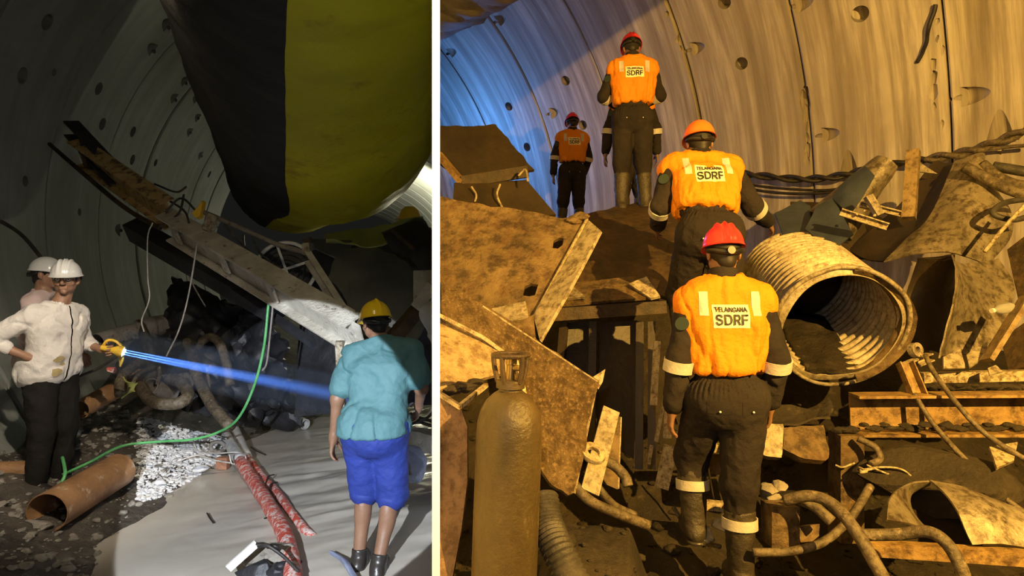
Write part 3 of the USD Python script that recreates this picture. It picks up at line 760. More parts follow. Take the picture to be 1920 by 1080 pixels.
def coverall(T, j, g=.02, h=.011, seed=1, cuff=.93, boot=True, mat_='coverall'):
    lo, hi = bounds(j); V = Vol(lo, hi, h)
    torso(V, j, g * .5)
    for s in 'LR':
        arm(V, j, s, g * .75, upto=cuff); leg(V, j, s, g * 1.15, upto=.40 if boot else .93)
    V.cut(j['neck'] + (0, 0, .035), unit(j['head'] - j['neck']))
    w = (j['waist'] * .75 + (j['hipL'] + j['hipR']) / 2 * .25)
    def gather(v): return np.ones(len(v))
    m = folds(V.mesh(), .008, (13, 13, 7), seed, .006)
    v, f, n = meshkit.arrays(m, True)
    dz = (v - w) @ unit(j['chest'] - w); ang = np.arctan2(v[:, 0] - w[0], v[:, 1] - w[1])
    inner = np.hypot(v[:, 0] - w[0], v[:, 1] - w[1]) < .24
    v = v + n * (.0065 * np.sin(ang * 46) * np.exp(-((dz + .035) / .05) ** 2) * inner - .012 * np.exp(-((dz - .01) / .018) ** 2) * inner)[:, None]
    m = trimesh.Trimesh(v, f, process=False)
    return T.part('coverall', m, mat_, smooth=True, local=True), m

def band(T, parent, j, a, b, t, w, r0, mat_='reflective', name='reflective_band'):
    """A reflective strip round a limb at the share t of the way from a to b."""
    a, b = np.asarray(a), np.asarray(b); d = unit(b - a); p = a + (b - a) * t
    c = lathe([(r0 - .004, -w / 2), (r0 + .003, -w / 2), (r0 + .003, w / 2), (r0 - .004, w / 2)], 28)
    T.part(name, moved(c, basis(d), p), mat_, parent, smooth=40, local=True)

def depth_of(m, back=True):
    """y of the surface as a function of x and z, on the back or on the front."""
    v, f, n = meshkit.arrays(m, True)
    k = n[:, 1] < -.25 if back else n[:, 1] > .25
    return LinearNDInterpolator(v[k][:, [0, 2]], v[k][:, 1]), cKDTree(v[k][:, [0, 2]]), v[k][:, 1]

def lay(m, D, off):
    """Lays a flat mesh (x, z in its first two columns) on a surface."""
    v, f = np.asarray(m.vertices), np.asarray(m.faces)
    y = D[0](v[:, 0], v[:, 1]); bad = np.isnan(y)
    if bad.any(): y[bad] = D[2][D[1].query(v[bad][:, :2])[1]]
    return trimesh.Trimesh(np.stack([v[:, 0], y + off - v[:, 2] * np.sign(-off) * -1, v[:, 1]], 1), f, process=False)

def grid_patch(x0, x1, z0, z1, th=.0025, n=(14, 8)):
    X, Z = np.meshgrid(np.linspace(x0, x1, n[0]), np.linspace(z0, z1, n[1]), indexing='ij')
    return sheet(np.stack([X, Z, np.full_like(X, th)], -1), th)

def vest(T, j, h=.010, seed=2, print_=True, plate_w=.175, pz=None, lean=0.0):
    lo, hi = bounds(j); lo = np.minimum(lo, hi); lo[2] = j['waist'][2] - .12; V = Vol(lo, hi, h)
    torso(V, j, .034, 1.0, low=False)
    for s in 'LR': V.cap(j['neck'] * .75 + j['sh' + s] * .25 + (0, 0, -.02), j['sh' + s] + (0, 0, -.012), .086, .084, .035)
    up = unit(j['chest'] - j['waist'])
    V.cut(j['waist'] + up * -.005, -up)
    V.cap(j['neck'] + (0, .0, .0), j['neck'] + (0, 0, .2), .072, .09, .01, sub=True)
    m = V.mesh()
    def wgt(v):
        q = (v - j['waist']) @ up
        return np.clip(.45 + 1.0 * np.exp(-q / .16), 0, 1.2)
    m = folds(m, .020, (15, 10, 3.2), seed, .006, wgt, .012)
    vp = T.part('vest', m, 'vest_orange', smooth=True, local=True)
    D = depth_of(m)
    cz = (j['chest'][2] + .055) if pz is None else pz; cx = j['chest'][0]
    T.part('back_patch', lay(grid_patch(cx - plate_w / 2, cx + plate_w / 2, cz - .056, cz + .056), D, -.003), 'patch', vp, smooth=40, local=True)
    if print_:
        for txt, hh, zz, bold in (('TELANGANA', .021, .022, True), ('SDRF', .048, -.040, True)):
            t = meshkit.text_mesh(txt, hh, .0015, bold)
            t.vertices[:, 0] -= t.bounds[:, 0].mean(); t.vertices[:, 0] *= min(1.0, .155 / (t.bounds[1, 0] - t.bounds[0, 0])) if True else 1
            t.vertices[:, :2] += (cx, cz + zz)
            v, f = trimesh.remesh.subdivide_to_size(t.vertices, t.faces, .02)
            T.part('lettering', lay(trimesh.Trimesh(v, f, process=False), D, -.0085), 'print_black', vp, smooth=False, local=True)
    for s in (-1, 1):
        sx = cx + s * .125; z1 = (j['shL'][2] + j['shR'][2]) / 2
        T.part('reflective_strip', lay(grid_patch(sx - .021, sx + .021, z1 - .065, z1 + .052, n=(6, 14)), D, -.002), 'reflective', vp, smooth=40, local=True)
    # standing collar of the coverall above the vest
    return vp

def collar(T, parent, j, mat_='coverall', r=.068, h=.045):
    c = lathe([(r + .008, -.03), (r + .004, h), (r - .004, h), (r - .002, -.03)], 28)
    d = unit(j['head'] - j['neck'])
    T.part('collar', moved(c, basis(d, (0, -1, 0)), j['neck'] + d * .02), mat_, parent, smooth=40, local=True)

def rescuer(at, yaw, j, helmet_colour, label, h=.009, seed=1, ridges=3, print_=True, pockets=True, armband=True, legband=True):
    T = Thing('person', at, label, 'person', 'rescue workers in orange vests', rot=yaw)
    body(T, j, h * .72, 'skin', bulk=.9)
    cv, cvm = coverall(T, j, h=h, seed=seed)
    collar(T, cv, j)
    vest(T, j, h=h, seed=seed + 5, print_=print_)
    for s in 'LR':
        if armband: band(T, cv, j, j['el' + s], j['wr' + s], .10, .058, .073)
        if legband: band(T, cv, j, j['kn' + s], j['an' + s], .42, .05, .083)
    if pockets:
        Dc = depth_of(cvm); hm = (j['hipL'] + j['hipR']) / 2
        for s in (-1, 1):
            x, z = hm[0] + s * .078, hm[2] - .015
            T.part('pocket_flap', lay(grid_patch(x - .052, x + .052, z - .03, z + .03, .005, n=(10, 6)), Dc, -.002), 'coverall', cv, smooth=40, local=True)
            y = float(np.nan_to_num(Dc[0](x, z - .016), nan=-.15)) - .009
            T.part('stud', moved(trimesh.creation.icosphere(2, .0055), None, (x, y, z - .016)), 'white_plastic', cv, smooth=True, local=True)
    a_, e_ = j['shL'], j['elL']; d_ = unit(e_ - a_); o_ = unit(np.array([-.55, -.85, 0]) - d_ * (np.array([-.55, -.85, 0]) @ d_))
    T.part('sleeve_badge', moved(trimesh.creation.cylinder(radius=.034, height=.006, sections=24), basis(o_, d_), a_ + (e_ - a_) * .42 + o_ * .073), 'badge_green', cv, smooth=40, local=True)
    boots(T, j, h)
    hair(T, j)
    helmet(T, j['head'], head_frame(j), helmet_colour, ridges)
    return T

# the walker nearest to the camera, mid-stride up the slope
d = 2.93
foot = W(1385, 1100, d)
rescuer(foot + (-.06, 0, 0), -.05, joints(
    hipL=(-.085, .01, .94), hipR=(.085, -.01, .93), waist=(-.005, .01, 1.08), chest=(-.01, .03, 1.30), shL=(-.165, .03, 1.42), shR=(.165, .03, 1.425), neck=(-.005, .04, 1.52), head=(.005, .075, 1.675),
    elL=(-.235, -.01, 1.13), elR=(.235, -.02, 1.14), wrL=(-.26, .03, .885), wrR=(.235, .06, .905), knL=(-.13, .17, .60), anL=(-.13, .12, .27), knR=(.06, .0, .50), anR=(.06, -.03, .09), pitch=-.12),
    'helmet_red', 'rescue worker in ribbed red hard hat striding away up the wreckage, nearest of the team', h=.0085, seed=3)
# second: leaning forward, reaching out to the right
d = 3.6
rescuer(W(1330, 724, d), -.06, joints(
    hipL=(-.10, -.05, .92), hipR=(.08, -.05, .92), waist=(-.02, .03, 1.07), chest=(0, .13, 1.25), shL=(-.19, .17, 1.375), shR=(.18, .18, 1.36), neck=(0, .215, 1.425), head=(.005, .265, 1.56),
    elL=(-.27, .12, 1.12), elR=(.345, .24, 1.13), wrL=(-.25, .34, 1.02), wrR=(.50, .42, 1.05), knL=(-.13, .20, .56), anL=(-.13, .08, .18), knR=(.10, .0, .48), anR=(.11, -.06, .09), pitch=-.15),
    'helmet_orange', 'rescue worker in orange hard hat bending forward, one arm reaching over the ribbed duct', h=.0095, seed=11, ridges=0, legband=False)
# third: standing on the highest plate, forearms folded in front
d = 5.8
rescuer(W(1186, 399, d), -.05, joints(elL=(-.275, .05, 1.17), elR=(.27, .05, 1.17), wrL=(-.10, .24, 1.13), wrR=(.10, .24, 1.13), knL=(-.10, .03, .5), knR=(.11, .05, .5), anL=(-.11, 0, .09), anR=(.13, .03, .09), head=(-.005, .05, 1.65), pitch=-.35),
        'helmet_red', 'rescue worker in red hard hat standing tall on the upper plate with forearms folded forward', h=.011, seed=17, ridges=2, legband=False)
# behind the third, hidden but for the hanging arms
rescuer(W(1185, 436, 6.55), 0.0, joints(elL=(-.26, .0, 1.15), wrL=(-.29, .03, .90), elR=(.26, .0, 1.15), wrR=(.285, .04, .90), pitch=-.3, hipL=(-.08, 0, .93)), 'helmet_red', 'rescue worker mostly hidden behind the tall one, only hanging arms showing', h=.013, seed=23, ridges=2, print_=False, pockets=False, legband=False)
# fourth: down at the lining in the blue light
rescuer(W(1073, 441, 8.6), .12, joints(elL=(-.26, .0, 1.15), wrL=(-.275, .03, .90), elR=(.25, .03, 1.15), wrR=(.20, .10, .92), pitch=-.3, knL=(-.13, .03, .5), anL=(-.17, -.02, .09)), 'helmet_red', 'rescue worker in red hard hat standing in shadow against the blue-lit lining', h=.013, seed=29, ridges=2, legband=False)

# ------------------------------------------------ the two men in white helmets
def shirt(T, j, mat_, g=.020, h=.008, cuff=.55, hem=-.20, seed=5, belly=.0, seam=True, sleeve=None):
    lo, hi = bounds(j); V = Vol(lo, hi, h)
    torso(V, j, g, 1.0, belly, low=True, hem=.034)
    for s in 'LR':
        if sleeve is not None: V.cap(j['sh' + s], j['sh' + s] + (j['el' + s] - j['sh' + s]) * sleeve, .058 + g, .056 + g, .04)
        else: arm(V, j, s, g * .8, upto=cuff)
    V.cut(j['neck'] + (0, 0, .012), unit(j['head'] - j['neck']))
    lo = (j['hipL'] + j['hipR']) / 2
    keep = Vol(*bounds(j), h)
    sl, gg = V.block(V.lo - 1, V.lo + V.n * h + 1)
    zc = gg[2] - (j['waist'][2] + hem); near = np.abs(gg[0] - j['waist'][0]) < .27
    V.V = np.where(near, np.maximum(V.V, -zc), V.V).astype(np.float32)
    m = folds(V.mesh(), .010, (9, 9, 6), seed, .006, None, .012)
    p = T.part('shirt', m, mat_, smooth=True, local=True)
    return p, m

def trousers(T, j, mat_, g=.018, h=.009, upto=.97, seed=4, cap=-.10):
    lo, hi = bounds(j); V = Vol(lo, hi, h)
    lat(V, (j['hipL'] + j['hipR']) / 2 + (0, -.012, .03), .075, .108, j, .05, g)
    V.ell((j['hipL'] + j['hipR']) / 2 + (0, -.06, -.02), (.15 + g, .09 + g, .11 + g), k=.05)
    lat(V, j['waist'], .065, .105, j, .05, g * .4)
    for s in 'LR': leg(V, j, s, g * 1.2, upto=upto)
    V.cut(j['waist'] + (0, 0, -.075), (0, 0, 1))
    return T.part('trousers', folds(V.mesh(), .009, (8, 8, 6), seed, .005), mat_, smooth=True, local=True)

def face_bits(T, j, glasses=False, moustache=False):
    R = head_frame(j); c = j['head']; P = lambda x, y, z: c + R @ np.array([x, y, z])
    for s in (-1, 1):
        T.part('eye', moved(trimesh.creation.icosphere(2, .0115), None, P(.033 * s, .0765, -.004)), 'eye_white', smooth=True, local=True)
        T.part('iris', moved(trimesh.creation.icosphere(2, .0058), None, P(.033 * s, .0835, -.004)), 'print_black', smooth=True, local=True)
        T.part('eyebrow', tube([P(.018 * s, .090, .017), P(.034 * s, .089, .022), P(.050 * s, .078, .017)], .0038, 6), 'hair', smooth=True, local=True)
    if moustache: T.part('moustache', tube([P(-.026, .084, -.054), P(0, .098, -.049), P(.026, .084, -.054)], (.004, .007, .004), 6), 'hair', smooth=True, local=True)
    if glasses:
        g = None
        for s in (-1, 1):
            rim = [P(.034 * s + .024 * math.cos(t), .103, -.006 + .017 * math.sin(t)) for t in np.linspace(0, 2 * np.pi, 21)]
            m = tube(rim, .0017, 6, 0)
            g = T.part('spectacles', [m, tube([P(.058 * s, .103, -.002), P(.078 * s, .0, .0)], .0017, 6), tube([P(.010 * s, .103, -.004), P(0, .107, -.002)], .0017, 6)] , 'spectacle_metal', smooth=40, local=True) if g is None else T.part('rim', [m, tube([P(.058 * s, .103, -.002), P(.078 * s, .0, .0)], .0017, 6)], 'spectacle_metal', g, smooth=40, local=True)

# front man: body turned to the right of the picture, head turned back to the camera, hand on hip, torch in the other hand
at1 = W(96, 922, 4.5)
y1 = -1.72                                              # facing the camera's right
jm = joints(waist=(0, .03, 1.07), chest=(0, .05, 1.28), shL=(-.168, .06, 1.35), shR=(.168, .03, 1.355), neck=(0, .075, 1.435), head=(-.01, .12, 1.635),
            elR=(.33, -.19, 1.19), wrR=(.19, .02, 1.05), hdR=((-.7, .55, -.35), (-.6, -.6, .2), (.1, .6, .6), .9),
            elL=(-.25, .03, 1.12), wrL=(-.21, .25, 1.07), hdL=((.15, .95, .05), (.9, -.1, -.2), (0, 0, 1.0), 1.25),
            knL=(-.09, .03, .50), knR=(.10, .03, .50), anL=(-.09, -.01, .09), anR=(.11, -.02, .09), yaw=-1.0, pitch=-.05)
T1 = Thing('person', at1, 'man in white hard hat and spectacles, white shirt with mud stains, hand on hip', 'person', rot=y1)
body(T1, jm, .0055, 'skin_lit', face=True)
sh, shm = shirt(T1, jm, 'shirt_white', belly=.42, cuff=.42, hem=-.24)
trousers(T1, jm, 'trouser_dark')
boots(T1, jm, .010, .10, 'rubber', 'shoe')
hair(T1, jm); face_bits(T1, jm, True, False)
helmet(T1, jm['head'], head_frame(jm), 'helmet_white', 3, .04)
Df = depth_of(shm, False)
def lay_front(x0, x1, z0, z1, name, mat_, n=(10, 8), off=.003, parent=None, poly=None):
    g = grid_patch(x0, x1, z0, z1, .002, n); v = np.asarray(g.vertices)
    y = Df[0](v[:, 0], v[:, 1]); bad = np.isnan(y); y[bad] = Df[2][Df[1].query(v[bad][:, :2])[1]]
    T1.part(name, trimesh.Trimesh(np.stack([v[:, 0], y + off + v[:, 2], v[:, 1]], 1), g.faces[:, ::-1], process=False), mat_, sh, smooth=40, local=True)
lay_front(-.004, .004, .86, 1.44, 'placket_shadow', 'trouser_dark', (3, 40))  # dark strip painted for the shade beside the placket
lay_front(-.020, -.006, .86, 1.44, 'placket', 'shirt_white', (3, 40), .004)
for zb in (.93, 1.02, 1.11, 1.20, 1.29, 1.37): lay_front(-.018, -.008, zb, zb + .010, 'button', 'white_plastic', (3, 3), .007)
def blotch(cx, cz, rx, rz, seed):
    a = np.linspace(0, 2 * np.pi, 22, endpoint=False); r = 1 + .5 * (meshkit.noise(np.c_[np.cos(a) * 2, np.sin(a) * 2, np.full(22, seed)]) - .5)
    v = np.vstack([[cx, cz], np.c_[cx + rx * r * np.cos(a), cz + rz * r * np.sin(a)]])
    y = Df[0](v[:, 0], v[:, 1]); bad = np.isnan(y); y[bad] = Df[2][Df[1].query(v[bad])[1]]
    q = np.c_[v[:, 0], y + .0045, v[:, 1]]; k = np.arange(22)
    f = np.stack([np.zeros(22, int), 1 + (k + 1) % 22, 1 + k], 1)
    T1.part('mud_stain', trimesh.Trimesh(q, f, process=False), 'mud_stain', sh, smooth=True, local=True)
blotch(.085, 1.03, .040, .022, 1); blotch(.095, .935, .036, .030, 2); blotch(.05, .99, .02, .012, 3)
V = Vol((-.16, -.09, 1.33), (.16, .28, 1.53), .006)      # shirt collar
V.cap((0, .065, 1.39), (0, .085, 1.468), .088, .070, .01); V.cap((0, .06, 1.33), (0, .095, 1.56), .074, .063, .005, sub=True)
V.cut((0, .085, 1.468), (0, .25, 1)); V.cap((0, .12, 1.41), (0, .22, 1.50), .012, .055, .01, sub=True)
T1.part('collar', V.mesh(), 'shirt_white', sh, smooth=True, local=True)
# his torch: a yellow hand lamp
def world(T, p): 
    c, q = math.cos(T.rot), math.sin(T.rot); p = np.asarray(p, float)
    return T.at + np.array([c * p[0] - q * p[1], q * p[0] + c * p[1], p[2]])
BEAM0 = world(T1, jm['wrL'] + np.array([.02, .13, .0])); BEAM1 = W(640, 742, 5.2)
bdir = unit(BEAM1 - BEAM0)
TL = Thing('hand_lamp', BEAM0 - (0, 0, .05), 'yellow hand lamp held by the man in the white shirt, throwing a blue beam', 'torch')
Rb = basis(bdir)
tb = TL.part('lamp_body', moved(lathe([(.001, -.10), (.022, -.10), (.024, -.02), (.040, .015), (.044, .03), (.044, .055), (.038, .055), (.034, .03), (.001, .028)], 24), Rb, BEAM0), 'yellow_plastic', smooth=35)
TL.part('lens', moved(lathe([(.001, .046), (.036, .046), (.036, .050), (.001, .050)], 20), Rb, BEAM0), 'lit_lens')
TL.part('handle', tube([BEAM0 + Rb @ np.array(q) for q in ((0, .02, -.09), (0, .065, -.07), (0, .07, -.02), (0, .04, .03))], .011, 8), 'yellow_plastic', smooth=True)
TL.part('glove', [tube([BEAM0 + Rb @ np.array(q) for q in ((.03, .05, .0), (.055, .0, .02), (.04, -.07, .05), (.02, -.12, .06))], (.018, .024, .018, .006), 8)], 'yellow_plastic', smooth=True)
for k_ in range(7):                                     # a cluster of narrow emitters
    o_ = Rb @ (np.array([math.cos(k_ * np.pi / 3), math.sin(k_ * np.pi / 3), 0]) * .020 * (k_ < 6))
    lamp('beam_lamp_%d' % k_, BEAM0 + bdir * .064 + o_, BEAM1 + o_ * 1.6, (.17, .38, 1.0), 620, .003, 1.9, 1.0)

# the man behind him
at2 = W(84, 880, 4.95)
jb = joints(yaw=.0, pitch=-.05, elL=(-.23, .04, 1.15), elR=(.24, .0, 1.15), wrR=(.26, .08, .92), wrL=(-.22, .16, .96))
T2 = Thing('person', at2, 'man in white hard hat and pink shirt standing half hidden behind the white shirt', 'person', rot=-1.35)
body(T2, jb, .0065, 'skin_lit', face=True)
s2, _ = shirt(T2, jb, 'shirt_pink', cuff=.5, hem=-.20, seed=8)
V = Vol((-.14, -.14, 1.38), (.14, .16, 1.56), .008); V.cap((0, -.01, 1.43), (0, .0, 1.505), .086, .072, .01); V.cap((0, -.01, 1.36), (0, .005, 1.60), .070, .062, .005, sub=True); V.cut((0, 0, 1.51), (0, .2, 1))
T2.part('collar', V.mesh(), 'shirt_pink', s2, smooth=True, local=True)
trousers(T2, jb, 'trouser_dark'); boots(T2, jb, .011, .10, 'rubber', 'shoe'); hair(T2, jb); face_bits(T2, jb, False, True)
h2 = helmet(T2, jb['head'], head_frame(jb), 'helmet_white', 0, .03)

# the man in teal wading at the right
at3 = W(704, 1068, 3.72)
jt = joints(hipL=(-.085, -.03, .90), hipR=(.085, -.03, .90), waist=(.02, .0, 1.05), chest=(.02, .05, 1.25), shL=(-.15, .07, 1.345), shR=(.22, .07, 1.365), neck=(.01, .10, 1.44), head=(-.03, .16, 1.56),
            elL=(-.245, .03, 1.08), wrL=(-.275, .05, .83), elR=(.285, .04, 1.14), wrR=(.25, .20, .99), knL=(-.075, .06, .50), anL=(-.10, -.02, .09), knR=(.10, .04, .47), anR=(.035, -.10, .085), yaw=.55, pitch=-.2)
T3 = Thing('person', at3, 'man in yellow hard hat, teal shirt and rolled blue trousers wading away through the water', 'person', rot=.05)
body(T3, jt, .006, 'skin', face=True, feet=True)
shirt(T3, jt, 'shirt_teal', hem=-.17, sleeve=.72, seed=31)
V = None
p3 = trousers(T3, jt, 'trouser_blue', .028, upto=.10, seed=33)
for s in 'LR':
    n_, a_ = jt['kn' + s], jt['an' + s]
    c_ = lathe([(.070, -.03), (.086, -.026), (.092, .0), (.088, .03), (.074, .03)], 24)
    T3.part('rolled_cuff', folds(moved(c_, basis(n_ - a_), n_ + (a_ - n_) * .10), .006, (14, 14, 14), 4), 'trouser_blue', p3, smooth=True, local=True)
boots(T3, jt, .009, .05, 'rubber', 'shoe'); hair(T3, jt)
helmet(T3, jt['head'], head_frame(jt), 'helmet_yellow', 1, .05, strap=True)
# ---------------------------------------------------------------- wreckage of the amber bay
def P3(pts, d=None):
    """Pixels (px, py) at one depth, or (px, py, depth), as places in the bay."""
    return np.array([W(p[0], p[1], p[2] if len(p) > 2 else d) for p in pts])
def thing_at(name, mesh_pts, label, cat, group=None):
    v = np.vstack([np.atleast_2d(p) for p in mesh_pts]); lo, hi = v.min(0), v.max(0)
    return Thing(name, ((lo[0] + hi[0]) / 2, (lo[1] + hi[1]) / 2, lo[2]), label, cat, group)
def lip(a, b, w, mat_, T, name='rim_strip', h=None): T.part(name, bar(a, b, w, h or w), mat_)

# gas cylinder standing in front
c = W(958, 700, 2.05)
gp = [(.001, -1.60), (.095, -1.60), (.112, -1.57), (.115, -1.50), (.115, -.20), (.112, -.150), (.102, -.108), (.084, -.075), (.06, -.052), (.042, -.040), (.040, -.028), (.040, -.004), (.030, 0), (.001, 0)]
tilt = basis((.035, 0, 1), (0, 1, 0))
T = Thing('gas_cylinder', c - (0, 0, 1.52), 'dirty steel gas cylinder with valve guard standing in front beside the added divider', 'gas cylinder')
b_ = T.part('cylinder_body', moved(lathe(gp, 64), tilt, c + (.0, 0, -.02)), 'cylinder_paint', smooth=40)
T.part('neck_ring', moved(lathe([(.036, -.05), (.050, -.05), (.050, -.022), (.036, -.022)], 40), tilt, c), 'cylinder_paint', smooth=40)
V = [moved(lathe([(.001, -.02), (.018, -.02), (.016, .03), (.020, .032), (.020, .05), (.010, .055), (.001, .055)], 20), tilt, c), tube([c + (0, 0, .02), c + (.035, -.02, .02)], .011, 10)]
T.part('valve', V, 'brass', smooth=40)
g1 = [np.array([.062 * math.cos(t), .062 * math.sin(t), z]) for t in np.linspace(0, 2 * np.pi, 29) for z in (0,)]
gd = [tube([c + q * (1, 1, 0) + (0, 0, .064) for q in g1], .0085, 8, 0)] + [tube([c + (.062 * math.cos(t), .062 * math.sin(t), .064), c + (.058 * math.cos(t), .058 * math.sin(t), .02), c + (.046 * math.cos(t), .046 * math.sin(t), -.03)], .009, 8) for t in (.4, 1.7, 3.0, 4.2, 5.4)]
T.part('valve_guard', gd, 'dark_plate', smooth=40)

# crushed column at the left edge
T = thing_at('crushed_steel_column', P3([(821, 600), (980, 1100)], 2.3), 'crushed steel column with a mauve flange and bright lips at the added divider', 'steel column')
p, n = plate(P3([(822, 738, 2.20), (862, 764, 2.16), (876, 800, 2.16), (877, 900, 2.13), (866, 990, 2.10), (846, 1095, 2.06), (822, 1095, 2.06)]), .03, rough=.006, seed=3); T.part('flange', p, 'mauve_plate')
p, n = plate(P3([(822, 598, 2.55), (900, 635, 2.58), (952, 672, 2.6), (958, 692, 2.5), (900, 706, 2.38), (845, 722, 2.3), (822, 735, 2.25)]), .02, seed=4); T.part('web', p, 'pale_dust', label='pale dusty web')
for a, b in (((822, 590, 2.52), (905, 632, 2.56)), ((905, 632, 2.56), (968, 678, 2.6)), ((968, 678, 2.6), (984, 740, 2.5)), ((984, 740, 2.5), (990, 800, 2.45)), ((862, 762, 2.14), (912, 722, 2.34)), ((822, 737, 2.2), (864, 764, 2.14))): lip(W(*a), W(*b), .016, 'bare_edge', T)
T.part('caked_mud', [stone(W(px, py, dd), r, k, (1.3, .7, .5), 3) for k, (px, py, dd, r) in enumerate(((840, 728, 2.3, .05), (870, 725, 2.33, .05), (890, 716, 2.36, .03)))], 'mud', smooth=60)

# big rust-flaked plate leaning behind the cylinder
T = thing_at('leaning_steel_plate', P3([(832, 530), (1120, 930)], 2.7), 'large rust-flaked steel plate leaning diagonally behind the gas cylinder', 'steel plate')
p, n = plate(P3([(828, 528, 3.0), (852, 546, 3.0), (905, 572, 2.98), (1000, 632, 2.92), (1122, 716, 2.85), (1102, 800, 2.72), (1078, 928, 2.55), (1062, 934, 2.54), (1010, 880, 2.55), (982, 760, 2.66), (968, 684, 2.74), (905, 640, 2.80), (828, 600, 2.9)]), .025, seed=8, rough=.008, ragged=.02)
T.part('plate_face', p, 'flaky_plate')
lip(W(1118, 722, 2.86), W(1076, 925, 2.56), .012, 'bare_edge', T)
lip(W(905, 574, 2.96), W(1120, 716, 2.85), .010, 'bare_edge', T)
T.part('torn_corner', plate(P3([(1110, 708, 2.86), (1135, 692, 2.86), (1130, 715, 2.84), (1122, 730, 2.84)]), .008, rough=0)[0], 'bare_edge')
# perforated plate above it
T = thing_at('perforated_plate', P3([(825, 365), (1125, 635)], 3.4), 'big mud-smeared steel plate with two rectangular holes and a bright flange', 'steel plate')
hole = lambda q, dd: P3(q, dd)
o = [(821, 362, 3.75), (870, 374, 3.75), (930, 392, 3.73), (990, 398, 3.70), (1040, 408, 3.66), (1075, 408, 3.64), (1102, 412, 3.62), (1060, 490, 3.45), (1003, 592, 3.25), (955, 604, 3.22), (900, 575, 3.3), (821, 530, 3.4)]
p, n = plate(P3(o), .025, [P3([(1038, 452, 3.55), (1048, 446, 3.56), (1057, 447, 3.56), (1055, 460, 3.53), (1046, 468, 3.52), (1036, 466, 3.52)]), P3([(984, 540, 3.37), (996, 533, 3.38), (1009, 536, 3.38), (1003, 556, 3.34), (992, 560, 3.34), (980, 557, 3.34)])], .008, 12, ragged=.025)
T.part('plate_face', p, 'rusty_plate')
p, n = plate(P3([(1102, 411, 3.62), (1126, 432, 3.42), (1090, 500, 3.25), (1012, 638, 2.98), (1000, 592, 3.2), (1058, 492, 3.42)]), .02, rough=.004, seed=5); T.part('flange', p, 'pale_steel')
lip(W(1101, 410, 3.61), W(1002, 592, 3.22), .012, 'bare_edge', T)
T.part('gusset', plate(P3([(922, 578, 3.25), (985, 565, 3.2), (990, 592, 3.1), (955, 600, 3.1), (935, 612, 3.12)]), .015, rough=0)[0], 'pale_steel')
T.part('gusset', plate(P3([(940, 612, 3.1), (1000, 590, 3.12), (1005, 640, 3.0), (985, 640, 3.0)]), .015, rough=0)[0], 'rusty_plate')
for k, (px, py) in enumerate(((1090, 404), (1080, 412))): T.part('mud_clod', stone(W(px, py, 3.62), .045, 60 + k, (1.3, .8, .7)), 'rusty_plate', smooth=60)

# dark plates behind, top left
T = thing_at('dark_buckled_plate', P3([(825, 226), (1035, 410)], 5.4), 'dark buckled steel plate with angle rails in front of the blue light', 'steel plate')
T.part('plate_face', plate(P3([(821, 244, 5.6), (850, 240, 5.6), (905, 233, 5.6), (930, 225, 5.6), (960, 268, 5.5), (1000, 326, 5.4), (870, 336, 5.2), (821, 296, 5.3)]), .03, seed=21, ragged=.02)[0], 'dark_panel_and_shade')
T.part('rail', bar(W(821, 288, 5.25), W(868, 344, 5.1), .07, .05), 'orange_beam'); T.part('rail', bar(W(864, 342, 5.1), W(988, 322, 5.3), .06, .10), 'dark_plate')
T.part('lower_face', plate(P3([(850, 352, 5.1), (990, 330, 5.25), (1040, 410, 5.1), (950, 402, 4.9), (850, 392, 4.8)]), .03, seed=22)[0], 'dark_panel_and_shade')
for k, q in enumerate((((884, 350, 5.0), (893, 368, 4.98), (884, 392, 4.95)), ((938, 345, 5.0), (932, 366, 4.98), (943, 392, 4.95)), ((972, 330, 5.1), (985, 318, 5.1), (990, 340, 5.0)))): T.part('bent_wire', tube(P3(q), .010, 6), 'bare_edge', smooth=True)

# the dark slope the men climb
T = thing_at('sloping_roof_plate', P3([(1040, 385), (1300, 570)], 4.8), 'broad dark sloping steel plate that the rescue workers climb', 'steel plate')
T.part('plate_face', sheet(coons(P3([(1085, 410, 5.3), (1180, 388, 5.9), (1250, 378, 5.9), (1330, 395, 5.6)]), P3([(1035, 570, 4.3), (1130, 560, 4.2), (1230, 560, 4.2), (1300, 575, 4.1)]), 30, 16, -.05, .06, 5), .03), 'dark_plate')
T.part('edge_strip', bar(W(1035, 572, 4.28), W(1235, 560, 4.2), .03, .04), 'dark_plate')
T = thing_at('wedge_plates', P3([(1050, 515), (1240, 565)], 4.0), 'brown overlapping wedge plates on the cabin roof beam', 'steel plate')
T.part('plate_face', plate(P3([(1055, 528, 4.1), (1100, 535, 4.1), (1205, 514, 4.1), (1238, 520, 4.0), (1226, 562, 3.85), (1052, 566, 3.85)]), .02, seed=30)[0], 'rusty_plate')
T.part('wedge', plate(P3([(1178, 532, 3.95), (1212, 518, 3.95), (1238, 556, 3.8), (1220, 558, 3.8)]), .02, rough=0)[0], 'pale_steel')
T.part('wedge', plate(P3([(1050, 560, 3.9), (1066, 530, 4.0), (1098, 556, 3.85)]), .02, rough=0)[0], 'pale_steel')
T = thing_at('crushed_cabin', P3([(1035, 570), (1245, 900)], 3.9), 'dark crushed cabin front of panels and posts below the climbing slope', 'cabin')
T.part('roof_beam', bar(W(1032, 590, 3.85), W(1245, 575, 3.85), .14, .08), 'dark_plate')
for k, (x0, x1, m_) in enumerate(((1062, 1112, 'dark_panel_and_shade'), (1126, 1196, 'dark_panel_and_shade'))):
    T.part('panel', plate(P3([(x0, 606, 4.0), (x1, 600, 4.0), (x1 - 8, 860, 3.75), (x0 - 6, 820, 3.75)]), .02, rough=.004, seed=k)[0], m_)
